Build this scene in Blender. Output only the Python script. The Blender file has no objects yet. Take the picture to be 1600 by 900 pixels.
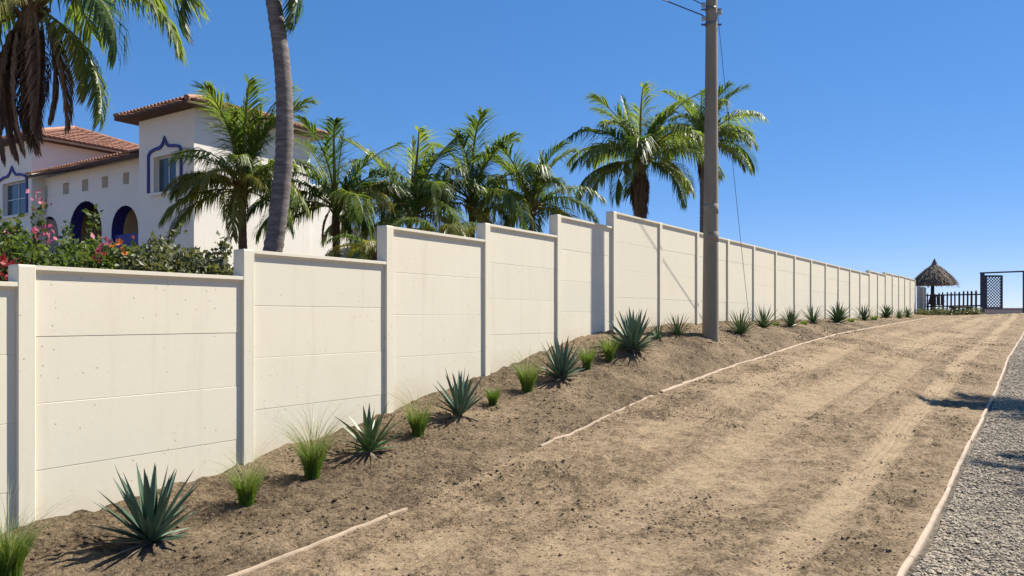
import bpy, bmesh, math, random
import numpy as np
from mathutils import Vector, Matrix
from mathutils.geometry import tessellate_polygon

rnd = random.Random(7)
R = math.radians
C = bpy.context.scene.collection
EYE = 1.6            # eye height in world z; heights "h" below are relative to the eye
F = 1200.0           # focal length in photo pixels (1600 wide)
HZ = 496.0           # photo row of the eye level

# ------------------------------------------------------------------ camera
cam = bpy.data.cameras.new("camera")
cam.sensor_width = 36.0
cam.lens = 36.0 * F / 1600.0
cam.shift_y = (HZ - 450.0) / 1600.0
cam.clip_start = 0.05
cam.clip_end = 9000
camo = bpy.data.objects.new("camera", cam)
camo.location = (0, 0, EYE)
camo.rotation_euler = (R(90), 0, 0)
C.objects.link(camo)
sc = bpy.context.scene
sc.camera = camo

# ------------------------------------------------------------------ light
SUN_AZ = R(62)       # from +Y (camera forward) towards +X
SUN_EL = R(50)
w = bpy.data.worlds.new("World")
sc.world = w
w.use_nodes = True
nt = w.node_tree
for n in list(nt.nodes):
    nt.nodes.remove(n)
sky = nt.nodes.new("ShaderNodeTexSky")
sky.sky_type = 'NISHITA'
sky.sun_disc = False
sky.sun_elevation = SUN_EL
sky.sun_rotation = SUN_AZ
sky.altitude = 0
sky.air_density = 0.6
sky.dust_density = 0.0
sky.ozone_density = 6.0
bg = nt.nodes.new("ShaderNodeBackground")
bg.inputs[1].default_value = 0.145
wo = nt.nodes.new("ShaderNodeOutputWorld")
hs = nt.nodes.new("ShaderNodeHueSaturation")
hs.inputs["Saturation"].default_value = 1.65
gm = nt.nodes.new("ShaderNodeGamma")          # soft camera response for the sky
gm.inputs[1].default_value = 0.5
nt.links.new(sky.outputs[0], gm.inputs[0])
nt.links.new(gm.outputs[0], hs.inputs["Color"])
tn = nt.nodes.new("ShaderNodeMix"); tn.data_type = 'RGBA'; tn.blend_type = 'MULTIPLY'
tn.inputs[0].default_value = 1.0
tn.inputs[7].default_value = (1.19, 1.085, 1.235, 1)
nt.links.new(hs.outputs[0], tn.inputs[6])
nt.links.new(tn.outputs[2], bg.inputs[0])
nt.links.new(bg.outputs[0], wo.inputs[0])

sl = bpy.data.lights.new("sun", 'SUN')
sl.energy = 5.0
sl.angle = R(0.5)
sl.color = (1.0, 0.935, 0.82)
so = bpy.data.objects.new("sun", sl)
sd = Vector((math.sin(SUN_AZ) * math.cos(SUN_EL), math.cos(SUN_AZ) * math.cos(SUN_EL), math.sin(SUN_EL)))
so.rotation_euler = sd.to_track_quat('Z', 'Y').to_euler()
so.location = (20, 12, 25)
C.objects.link(so)

vs = sc.view_settings
vs.view_transform = 'Standard'
vs.look = 'None'
vs.gamma = 1
vs.use_curve_mapping = False
vs.exposure = 0.98
sc.cycles.max_bounces = 6
sc.cycles.transparent_max_bounces = 6

# ------------------------------------------------------------------ helpers
def P(px, py, Y):
    """the place seen in photo pixel (px, py) at depth Y"""
    return Vector(((px - 800) / F * Y, Y, EYE + (HZ - py) / F * Y))

def new_obj(name, me, parent=None, mats=(), kind=None):
    o = bpy.data.objects.new(name, me)
    C.objects.link(o)
    if parent:
        o.parent = parent
    for m in mats:
        if me is not None and m.name not in [x.name for x in me.materials if x]:
            me.materials.append(m)
    if kind:
        o["kind"] = kind
    return o

def tag(o, label=None, cat=None, group=None, kind=None):
    if label: o["label"] = label
    if cat: o["category"] = cat
    if group: o["group"] = group
    if kind: o["kind"] = kind
    return o

def empty(name, loc, rz=0, label=None, cat=None, group=None):
    o = bpy.data.objects.new(name, None)
    o.empty_display_size = 0.2
    o.location = loc
    o.rotation_euler = (0, 0, rz)
    C.objects.link(o)
    return tag(o, label, cat, group)

def npmesh(name, V, faces=None, tris=None, quads=None, mi=None, smooth=False, mats=()):
    """fast mesh from numpy arrays: V (n,3); tris (m,3) and/or quads (k,4)"""
    V = np.asarray(V, dtype=np.float32)
    loops = []; starts = []; pos = 0
    if quads is not None and len(quads):
        quads = np.asarray(quads, dtype=np.int32)
        loops.append(quads.ravel()); starts.append(np.arange(len(quads), dtype=np.int32) * 4); pos = quads.size
    if tris is not None and len(tris):
        tris = np.asarray(tris, dtype=np.int32)
        loops.append(tris.ravel()); starts.append(pos + np.arange(len(tris), dtype=np.int32) * 3)
    loops = np.concatenate(loops); starts = np.concatenate(starts)
    me = bpy.data.meshes.new(name)
    me.vertices.add(len(V)); me.vertices.foreach_set("co", V.ravel())
    me.loops.add(len(loops)); me.loops.foreach_set("vertex_index", loops)
    me.polygons.add(len(starts)); me.polygons.foreach_set("loop_start", starts)
    for m in mats:
        me.materials.append(m)
    if mi is not None:
        me.polygons.foreach_set("material_index", np.asarray(mi, dtype=np.int32))
    me.polygons.foreach_set("use_smooth", np.full(len(starts), bool(smooth)))
    me.update(calc_edges=True)
    me.validate()
    return me

class MB:
    """collects shapes and links them as one mesh object"""
    def __init__(s):
        s.v = []; s.f = []; s.m = []; s.mi = 0; s.sm = []; s.smooth = False
    def add(s, verts, faces):
        o = len(s.v)
        s.v += [tuple(x) for x in verts]
        for f in faces:
            s.f.append(tuple(i + o for i in f)); s.m.append(s.mi); s.sm.append(s.smooth)
        return s
    def box(s, x0, x1, y0, y1, z0, z1, bev=0.0):
        if bev <= 0:
            v = [(x0,y0,z0),(x1,y0,z0),(x1,y1,z0),(x0,y1,z0),(x0,y0,z1),(x1,y0,z1),(x1,y1,z1),(x0,y1,z1)]
            return s.add(v, [(0,3,2,1),(4,5,6,7),(0,1,5,4),(1,2,6,5),(2,3,7,6),(3,0,4,7)])
        bm = bmesh.new()
        bmesh.ops.create_cube(bm, size=1.0)
        for q in bm.verts:
            q.co = Vector(((x0+x1)/2 + q.co.x*(x1-x0), (y0+y1)/2 + q.co.y*(y1-y0), (z0+z1)/2 + q.co.z*(z1-z0)))
        bmesh.ops.bevel(bm, geom=bm.edges[:], offset=bev, segments=1, affect='EDGES')
        bm.verts.index_update()
        s.add([q.co[:] for q in bm.verts], [[q.index for q in f.verts] for f in bm.faces])
        bm.free()
        return s
    def obox(s, a, b, wdt, hgt, up=(0,0,1)):
        """box bar from a to b"""
        a = Vector(a); b = Vector(b); t = (b-a).normalized(); up = Vector(up)
        if abs(t.dot(up)) > .98: up = Vector((1,0,0))
        sx = t.cross(up).normalized(); uz = sx.cross(t).normalized()
        v = []
        for p in (a, b):
            for i, j in ((-1,-1),(1,-1),(1,1),(-1,1)):
                v.append(p + sx*i*wdt/2 + uz*j*hgt/2)
        return s.add(v, [(0,3,2,1),(4,5,6,7),(0,1,5,4),(1,2,6,5),(2,3,7,6),(3,0,4,7)])
    def tube(s, pts, rads, n=8, cap=True):
        pts = [Vector(p) for p in pts]
        if not isinstance(rads, (list, tuple)): rads = [rads]*len(pts)
        vs_ = []; prev = None
        for i, p in enumerate(pts):
            t = (pts[min(i+1, len(pts)-1)] - pts[max(i-1, 0)]).normalized()
            if prev is None:
                ax = Vector((1,0,0)) if abs(t.x) < .9 else Vector((0,1,0))
            else:
                ax = prev
            ax = (ax - t*ax.dot(t)).normalized(); prev = ax
            bx = t.cross(ax)
            for k in range(n):
                a = 2*math.pi*k/n
                vs_.append(p + (ax*math.cos(a) + bx*math.sin(a))*rads[i])
        fs = []
        for i in range(len(pts)-1):
            for k in range(n):
                fs.append((i*n+k, i*n+(k+1)%n, (i+1)*n+(k+1)%n, (i+1)*n+k))
        if cap:
            fs.append(tuple(reversed(range(n)))); fs.append(tuple(range((len(pts)-1)*n, len(pts)*n)))
        return s.add(vs_, fs)
    def lathe(s, prof, c=(0,0,0), n=16):
        vs_ = []; fs = []
        for r, z in prof:
            for k in range(n):
                a = 2*math.pi*k/n
                vs_.append((c[0]+r*math.cos(a), c[1]+r*math.sin(a), c[2]+z))
        for i in range(len(prof)-1):
            for k in range(n):
                fs.append((i*n+k, i*n+(k+1)%n, (i+1)*n+(k+1)%n, (i+1)*n+k))
        fs.append(tuple(reversed(range(n)))); fs.append(tuple(range((len(prof)-1)*n, len(prof)*n)))
        return s.add(vs_, fs)
    def mesh(s, name, mats):
        me = bpy.data.meshes.new(name)
        me.from_pydata(s.v, [], s.f)
        for m in mats: me.materials.append(m)
        me.polygons.foreach_set("material_index", s.m)
        me.polygons.foreach_set("use_smooth", s.sm)
        me.update()
        return me
    def build(s, name, mats, parent=None, kind=None):
        if not isinstance(mats, (list, tuple)): mats = [mats]
        return new_obj(name, s.mesh(name, mats), parent, kind=kind)

def hash2(ix, iy, seed):
    n = (ix.astype(np.int64) * 374761393 + iy.astype(np.int64) * 668265263 + seed * 974634777) & 0x7fffffff
    n = ((n ^ (n >> 13)) * 1274126177) & 0x7fffffff
    n = n ^ (n >> 16)
    return (n & 0xffff) / 65535.0

def vnoise(x, y, seed=0):
    x = np.asarray(x, float); y = np.asarray(y, float)
    ix = np.floor(x); iy = np.floor(y); fx = x-ix; fy = y-iy
    fx = fx*fx*fx*(fx*(fx*6-15)+10); fy = fy*fy*fy*(fy*(fy*6-15)+10)
    a = hash2(ix, iy, seed); b = hash2(ix+1, iy, seed); c = hash2(ix, iy+1, seed); d = hash2(ix+1, iy+1, seed)
    return (a*(1-fx)+b*fx)*(1-fy) + (c*(1-fx)+d*fx)*fy

def fbm(x, y, oct=4, seed=0, gain=.5):
    s = 0; a = 1; t = 0
    for i in range(oct):
        s = s + a*(vnoise(x*2**i + 17.3*i, y*2**i + 9.1*i, seed+i)-.5); t += a; a *= gain
    return s/t*2

def sstep(a, b, x):
    t = np.clip((np.asarray(x, float)-a)/(b-a), 0, 1)
    return t*t*(3-2*t)

# ------------------------------------------------------------------ materials
def nodemat(name):
    m = bpy.data.materials.new(name)
    m.use_nodes = True
    nt = m.node_tree
    return m, nt, nt.nodes["Principled BSDF"], nt.nodes["Material Output"]

def N(nt, typ, **kw):
    n = nt.nodes.new(typ)
    for k, v in kw.items():
        if k.startswith("i_"):
            n.inputs[k[2:].replace("_", " ")].default_value = v
        else:
            setattr(n, k, v)
    return n

def pos(nt): return N(nt, "ShaderNodeNewGeometry").outputs["Position"]
def objc(nt): return N(nt, "ShaderNodeTexCoord").outputs["Object"]

def noise(nt, vec, scale, detail=4, rough=.55, dist=0):
    n = N(nt, "ShaderNodeTexNoise")
    n.inputs["Scale"].default_value = scale; n.inputs["Detail"].default_value = detail
    n.inputs["Roughness"].default_value = rough; n.inputs["Distortion"].default_value = dist
    nt.links.new(vec, n.inputs["Vector"])
    return n.outputs["Fac"]

def ramp(nt, fac, stops):
    n = N(nt, "ShaderNodeValToRGB")
    e = n.color_ramp.elements
    while len(e) < len(stops): e.new(.5)
    for i, (p_, c_) in enumerate(stops):
        e[i].position = p_
        e[i].color = (*c_, 1) if isinstance(c_, (tuple, list)) else (c_, c_, c_, 1)
    nt.links.new(fac, n.inputs[0])
    return n.outputs[0]

def mix(nt, fac, a, b, blend='MIX'):
    n = N(nt, "ShaderNodeMix", data_type='RGBA', blend_type=blend)
    if isinstance(fac, (int, float)): n.inputs[0].default_value = fac
    else: nt.links.new(fac, n.inputs[0])
    for s_, v in ((6, a), (7, b)):
        if isinstance(v, (tuple, list)): n.inputs[s_].default_value = (*v, 1)
        else: nt.links.new(v, n.inputs[s_])
    return n.outputs[2]

def mth(nt, op, a, b=None):
    n = N(nt, "ShaderNodeMath", operation=op)
    for i, v in enumerate((a, b)):
        if v is None: continue
        if isinstance(v, (int, float)): n.inputs[i].default_value = v
        else: nt.links.new(v, n.inputs[i])
    return n.outputs[0]

def N_hash(nt, vo):
    s_ = N(nt, "ShaderNodeSeparateColor"); nt.links.new(vo.outputs["Color"], s_.inputs[0]); return s_.outputs[0]

def bump(nt, bsdf, h, strength=.5, dist=.01):
    b = N(nt, "ShaderNodeBump")
    b.inputs["Strength"].default_value = strength; b.inputs["Distance"].default_value = dist
    nt.links.new(h, b.inputs["Height"])
    nt.links.new(b.outputs[0], bsdf.inputs["Normal"])

def simple(name, c1, c2=None, scale=8, rough=.8, bs=0, bd=.01, bscale=None, stretch=None, world=True, metal=0):
    m, nt, b, o = nodemat(name)
    b.inputs["Roughness"].default_value = rough
    b.inputs["Metallic"].default_value = metal
    v = pos(nt) if world else objc(nt)
    if stretch:
        mp = N(nt, "ShaderNodeMapping"); mp.inputs["Scale"].default_value = stretch
        nt.links.new(v, mp.inputs["Vector"]); v = mp.outputs[0]
    c2 = c2 or tuple(x*.75 for x in c1)
    f = noise(nt, v, scale, 5)
    nt.links.new(ramp(nt, f, [(.3, c2), (.7, c1)]), b.inputs["Base Color"])
    if bs:
        bump(nt, b, noise(nt, v, bscale or scale*4, 5), bs, bd)
    return m

def leafmat(name, c_a, c_b, trans=.35, tcol=None, rough=.45, per_obj=True, spec=.4):
    m, nt, b, o = nodemat(name)
    b.inputs["Roughness"].default_value = rough
    b.inputs["Specular IOR Level"].default_value = spec
    oi = N(nt, "ShaderNodeObjectInfo").outputs["Random"]
    f = noise(nt, pos(nt), 3.5, 3)
    if per_obj:
        f = mth(nt, 'ADD', mth(nt, 'MULTIPLY', f, .5), mth(nt, 'MULTIPLY', oi, .5))
    col = ramp(nt, f, [(.25, c_a), (.75, c_b)])
    nt.links.new(col, b.inputs["Base Color"])
    t = N(nt, "ShaderNodeBsdfTranslucent")
    if tcol is None:
        tc = mix(nt, 1.0, col, (1.9, 1.9, .9), 'MULTIPLY')
        nt.links.new(tc, t.inputs[0])
    else:
        t.inputs[0].default_value = (*tcol, 1)
    ms = N(nt, "ShaderNodeMixShader"); ms.inputs[0].default_value = trans
    nt.links.new(b.outputs[0], ms.inputs[1]); nt.links.new(t.outputs[0], ms.inputs[2])
    nt.links.new(ms.outputs[0], o.inputs["Surface"])
    return m

def ground_mat(name, dark, mid, light, bumps=.7):
    m, nt, b, o = nodemat(name)
    b.inputs["Roughness"].default_value = .95
    b.inputs["Specular IOR Level"].default_value = .15
    v = pos(nt)
    at = N(nt, "ShaderNodeAttribute", attribute_name="tone").outputs["Fac"]
    n1 = noise(nt, v, 1.3, 7, .65, .4)
    n2 = noise(nt, v, 6.5, 9, .78, .3)
    n3 = noise(nt, v, 30, 5, .75)
    f = mth(nt, 'ADD', at, mth(nt, 'MULTIPLY', mth(nt, 'SUBTRACT', n1, .5), .38))
    f = mth(nt, 'ADD', f, mth(nt, 'MULTIPLY', mth(nt, 'SUBTRACT', n2, .5), 1.5))
    f = mth(nt, 'ADD', f, mth(nt, 'MULTIPLY', mth(nt, 'SUBTRACT', n3, .5), 1.7))
    col = ramp(nt, f, [(.2, dark), (.5, mid), (.8, light)])
    # crumbs and small clods, thicker where the soil is loose
    loose = mth(nt, 'SUBTRACT', .80, f); loose.node.use_clamp = True
    lumps = None
    for scl, k, seedv in ((17, .30, 2.3), (38, .36, 3.9), (75, .34, 5.1)):
        vo = N(nt, "ShaderNodeTexVoronoi"); vo.inputs["Scale"].default_value = scl; nt.links.new(v, vo.inputs["Vector"])
        rr = mth(nt, 'MULTIPLY', mth(nt, 'MULTIPLY', N_hash(nt, vo), loose), k*3.4)
        d = mth(nt, 'SUBTRACT', rr, vo.outputs["Distance"]); d.node.use_clamp = True
        d = mth(nt, 'MULTIPLY', d, 17.0/scl*1.6)
        lumps = d if lumps is None else mth(nt, 'ADD', lumps, d)
        sel = mth(nt, 'MULTIPLY', mth(nt, 'GREATER_THAN', d, .0), .30 if scl > 20 else .22)
        col = mix(nt, sel, col, tuple(x*.7 for x in dark))
    nt.links.new(col, b.inputs["Base Color"])
    h = mth(nt, 'ADD', mth(nt, 'MULTIPLY', noise(nt, v, 9, 9, .74), .9), mth(nt, 'MULTIPLY', noise(nt, v, 34, 6, .75), .75))
    h = mth(nt, 'ADD', h, mth(nt, 'MULTIPLY', lumps, 1.6))
    bump(nt, b, h, bumps, .11)
    bn = [n for n in nt.nodes if n.bl_idname == 'ShaderNodeBump'][0]
    st = mth(nt, 'MULTIPLY', mth(nt, 'SUBTRACT', 1.45, at), bumps)
    st.node.use_clamp = True
    nt.links.new(st, bn.inputs["Strength"])
    return m

M = {}
M['dirt'] = ground_mat("dirt", (.132,.094,.058), (.262,.191,.117), (.355,.266,.168))
M['soil'] = ground_mat("bank soil", (.115,.083,.052), (.225,.164,.102), (.325,.242,.152), .9)
M['gravelbed'] = ground_mat("gravel bed", (.15,.125,.097), (.27,.228,.175), (.38,.325,.255), 1.0)
M['sand'] = simple("dune sand", (.38,.30,.21), (.28,.22,.15), 2, .95, .3, .02, 12)
M['stone'] = simple("gravel stone", (.39,.325,.24), (.30,.245,.178), 30, .9, .4, .004, 90)
M['clod'] = simple("soil clod", (.23,.17,.105), (.14,.10,.062), 14, .95, .6, .008, 60)

def wallmat(name, c, pits=True, splash=False):
    m, nt, b, o = nodemat(name)
    b.inputs["Roughness"].default_value = .75
    b.inputs["Specular IOR Level"].default_value = .25
    v = pos(nt)
    f = noise(nt, v, 1.1, 6, .6, .3)
    col = ramp(nt, f, [(.3, tuple(x*y for x, y in zip(c, (.94,.93,.91)))), (.7, c)])
    oi = N(nt, "ShaderNodeObjectInfo").outputs["Random"]
    col = mix(nt, ramp(nt, oi, [(.2, 0.0), (1.0, 1.0)]), col, tuple(x*y for x, y in zip(c, (.93,.935,.945))))
    mp = N(nt, "ShaderNodeMapping"); mp.inputs["Scale"].default_value = (7, 7, .5); nt.links.new(v, mp.inputs["Vector"])
    st = noise(nt, mp.outputs[0], 1.2, 5, .6)
    col = mix(nt, mth(nt, 'MULTIPLY', ramp(nt, st, [(.55, 0.0), (.8, 1.0)]), .20), col, (.42,.355,.265))
    # soil splash: dust that clings in cloudy patches
    d = noise(nt, v, 5, 6, .7)
    col = mix(nt, mth(nt, 'MULTIPLY', ramp(nt, d, [(.6, 0.0), (.75, 1.0)]), .10), col, (.42,.345,.245))
    if splash:
        sp = N(nt, "ShaderNodeSeparateXYZ"); nt.links.new(objc(nt), sp.inputs[0])
        k = mth(nt, 'SUBTRACT', mth(nt, 'ADD', .92, mth(nt, 'MULTIPLY', noise(nt, v, 6, 7, .75), .5)), mth(nt, 'MULTIPLY', sp.outputs[2], 1.55))
        k.node.use_clamp = True
        col = mix(nt, mth(nt, 'MULTIPLY', k, .55), col, (.40,.30,.19))
    h = mth(nt, 'MULTIPLY', noise(nt, v, 22, 6, .6), .35)
    if pits:
        vo = N(nt, "ShaderNodeTexVoronoi"); vo.inputs["Scale"].default_value = 17; nt.links.new(v, vo.inputs["Vector"])
        mask = mth(nt, 'GREATER_THAN', noise(nt, v, 2.3, 3, .6), .525)
        pit = mth(nt, 'MULTIPLY', mth(nt, 'LESS_THAN', vo.outputs["Distance"], .13), mask)
        pit = mth(nt, 'MULTIPLY', pit, mth(nt, 'GREATER_THAN', N_hash(nt, vo), .45))
        col = mix(nt, mth(nt, 'MULTIPLY', pit, .55), col, (.22,.18,.13))
        h = mth(nt, 'SUBTRACT', h, mth(nt, 'MULTIPLY', pit, .8))
    nt.links.new(col, b.inputs["Base Color"])
    bump(nt, b, h, .35, .006)
    return m

M['wall'] = wallmat("cream wall paint", (.70,.645,.51))
M['cap'] = wallmat("cream cap paint", (.70,.645,.513), False)
M['wallbase'] = wallmat("cream wall paint with soil splash", (.70,.645,.51), True, True)
M['house'] = simple("white lime render", (.80,.76,.69), (.75,.71,.64), 1.2, .9, .25, .01, 14)
M['blue'] = simple("cobalt blue paint", (.035,.035,.24), (.025,.025,.18), 5, .6)
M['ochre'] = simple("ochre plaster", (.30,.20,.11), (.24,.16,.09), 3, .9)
M['tile'] = simple("terracotta tile", (.38,.195,.125), (.25,.12,.08), 5, .85, .3, .01, 40)
M['timber'] = simple("dark eave timber", (.10,.045,.03), (.05,.025,.02), 8, .8)
M['frame'] = simple("window frame", (.55,.58,.6), (.45,.48,.5), 4, .5)
m, nt_, b_, o_ = nodemat("dark window glass"); b_.inputs["Base Color"].default_value = (.03,.05,.07,1); b_.inputs["Roughness"].default_value = .06
nt_.links.new(ramp(nt_, noise(nt_, pos(nt_), 1.5, 2), [(.3,(.02,.035,.05)),(.7,(.06,.09,.12))]), b_.inputs["Base Color"])
M['glass'] = m
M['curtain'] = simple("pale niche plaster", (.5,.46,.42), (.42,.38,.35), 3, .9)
M['concrete'] = simple("pole concrete", (.26,.222,.165), (.175,.147,.108), 2.5, .85, .35, .006, 40, stretch=(1,1,.3))
M['concrete_light'] = simple("pole patch paint", (.29,.245,.19), (.17,.145,.115), 9, .85)
M['steel'] = simple("dull steel", (.2,.2,.2), (.1,.1,.1), 9, .5, metal=.7)
M['cable'] = simple("black cable", (.03,.03,.035), (.02,.02,.02), 5, .6)
M['porcelain'] = simple("porcelain", (.45,.43,.4), (.3,.28,.26), 9, .3)
M['edging'] = simple("edging board", (.44,.345,.255), (.30,.23,.165), 6, .85, .5, .006, 30)
M['edge_pale'] = simple("pale edging", (.42,.325,.23), (.28,.21,.145), 5, .9, .6, .01, 24)
M['trunk'] = simple("palm trunk bark", (.215,.185,.172), (.085,.07,.066), 3.5, .9, .8, .02, 16, stretch=(1,1,5))
M['trunk_brown'] = simple("brown palm trunk bark", (.14,.085,.05), (.06,.038,.025), 4, .9, .8, .02, 16, stretch=(1,1,4))
M['fibre'] = simple("palm fibre", (.20,.115,.055), (.08,.045,.022), 10, .95, .8, .02, 30)
M['frond'] = leafmat("palm leaflet", (.045,.085,.024), (.155,.200,.045), .45)
M['frond_yellow'] = leafmat("yellowing palm leaflet", (.13,.14,.03), (.24,.22,.06), .4)
M['frond_dead'] = leafmat("dry palm leaflet", (.11,.066,.044), (.27,.185,.125), .18, tcol=(.2,.11,.05), rough=.9, spec=.1)
M['rachis'] = simple("palm leaf stalk", (.20,.20,.055), (.12,.13,.035), 5, .5)
M['rachis_dead'] = simple("dry leaf stalk", (.24,.16,.10), (.13,.08,.05), 5, .9)
M['agave'] = leafmat("agave leaf", (.048,.095,.062), (.125,.195,.125), .06, rough=.42, spec=.5)
M['yucca'] = leafmat("yucca leaf", (.042,.092,.032), (.125,.20,.065), .1, rough=.42, spec=.5)
M['agave_dry'] = leafmat("dry agave leaf", (.05,.035,.028), (.30,.25,.2), .0, tcol=(.1,.08,.05), rough=.9, spec=.1)
M['grass'] = leafmat("grass blade", (.055,.105,.012), (.12,.19,.03), .35, per_obj=False)
M['grass_wisp'] = leafmat("pale grass stem", (.17,.20,.09), (.28,.29,.16), .3, per_obj=False)
M['leaf'] = leafmat("bush leaf", (.042,.070,.018), (.115,.150,.04), .4, per_obj=False)
M['leaf_dull'] = leafmat("dull shrub leaf", (.06,.07,.034), (.15,.155,.08), .3, per_obj=False)
M['pink'] = leafmat("pink bract", (.36,.08,.13), (.50,.18,.22), .3, tcol=(.7,.12,.25), per_obj=False)
M['red'] = leafmat("red bract", (.20,.025,.03), (.38,.07,.06), .3, tcol=(.5,.05,.05), per_obj=False)
M['orange'] = leafmat("orange bract", (.6,.12,.03), (.75,.22,.05), .3, tcol=(.7,.2,.05), per_obj=False)
M['twig'] = simple("bush twig", (.13,.09,.06), (.07,.05,.035), 9, .9)
M['thatch'] = simple("weathered thatch", (.19,.15,.11), (.075,.058,.044), 5, .95, world=True)
M['darkwood'] = simple("dark weathered wood", (.055,.04,.032), (.03,.022,.018), 6, .85)
M['greywood'] = simple("grey weathered board", (.36,.35,.33), (.22,.215,.21), 6, .9, stretch=(6,6,1))
M['navy'] = simple("navy painted steel", (.022,.03,.06), (.015,.02,.04), 5, .55)
M['pinkwall'] = simple("pale beach wall render", (.56,.47,.41), (.47,.39,.34), 2, .9)
M['greywall'] = simple("grey block render", (.28,.29,.28), (.22,.225,.22), 1.5, .9)
M['carpaint'] = simple("pale blue car paint", (.12,.25,.42), (.10,.2,.36), 2, .3)
M['rubber'] = simple("tyre rubber", (.02,.02,.02), (.015,.015,.015), 6, .9)
M['water'] = simple("sea water", (.03,.10,.14), (.02,.08,.12), .05, .15)

# ------------------------------------------------------------------ plan of the place
# wall front line: post n stands at depth Yn; the wall bends slightly at post 6
A1, VP1 = 9270.0, 1600.0
A2, VP2 = 9823.0, 1640.0
YB = 14.42
def wallX(Y):
    Y = np.asarray(Y, float)
    x1 = (VP1-800)/F*Y - A1/F
    x2 = (VP2-800)/F*Y - A2/F
    return np.where(Y < YB, x1, x2)

def ip(xs, ys):
    return lambda Y: np.interp(Y, xs, ys)
hw = ip([2, 4, 6, 6.4, 6.82, 7.36, 7.86, 8.55, 9.38, 10.14, 10.84, 11.67, 12.31, 12.9, 13.6, 14.4, 16, 18, 22, 28, 36, 41, 47, 52, 62, 90],
        [-2.05,-1.88,-1.67,-1.645,-1.585,-1.55,-1.447,-1.368,-1.204,-1.014,-.912,-.739,-.60,-.46,-.37,-.29,-.22,-.16,-.13,-.10,-.04,.04,.18,.15,-1,-3.5])
hl = ip([2, 5.2, 6.66, 8.62, 11.3, 14, 16.3, 18.6, 22, 30, 43.5, 47, 52, 62, 90],
        [-1.98,-1.75,-1.65,-1.42,-1.12,-.93,-.80,-.636,-.478,-.294,-.03,.17,.15,-1,-3.5])
hr = ip([2, 4.5, 6.5, 8.36, 12.1, 13.8, 18.6, 27, 38, 46, 49, 52, 62, 90],
        [-1.56,-1.53,-1.53,-1.45,-1.34,-1.26,-.97,-.72,-.2,.24,.27,.15,-1,-3.5])
hb = ip([0, 6, 12, 52, 62, 90], [-.5, -.3, .1, .2, -1, -3.5])
tl_f = ip([2, 12, 20, 30, 43.5, 60], [2.38, 2.36, 2.2, 1.9, 1.35, 1.3])
tr_f = ip([2, 4.5, 5.24, 6.5, 8.36, 12.1, 13.8, 18.6, 27, 60], [6.98, 7.0, 7.03, 7.06, 7.1, 7.2, 7.25, 7.2, 7.2, 7.2])
bank_p = ip([4, 9, 12, 15, 19, 26, 60], [1.0, 1.1, 1.8, 3.0, 2.2, 1.5, 1.2])

def base_h(X, Y):
    X = np.asarray(X, float); Y = np.asarray(Y, float)
    t = X - wallX(Y); tl = tl_f(Y); tr = tr_f(Y)
    bankb = np.clip(t/tl, 0, 1)
    h_bank = hw(Y) + (hl(Y)-hw(Y))*bankb**bank_p(Y)
    u = np.clip((t-tl)/(tr-tl), 0, 1)
    h_road = hl(Y) + (hr(Y)-hl(Y))*(u*.55+.45*u*u*(3-2*u))
    h = np.where(t < tl, h_bank, h_road)
    h = np.where(t < -.12, hb(Y) + 0*t, h)
    return h

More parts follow.
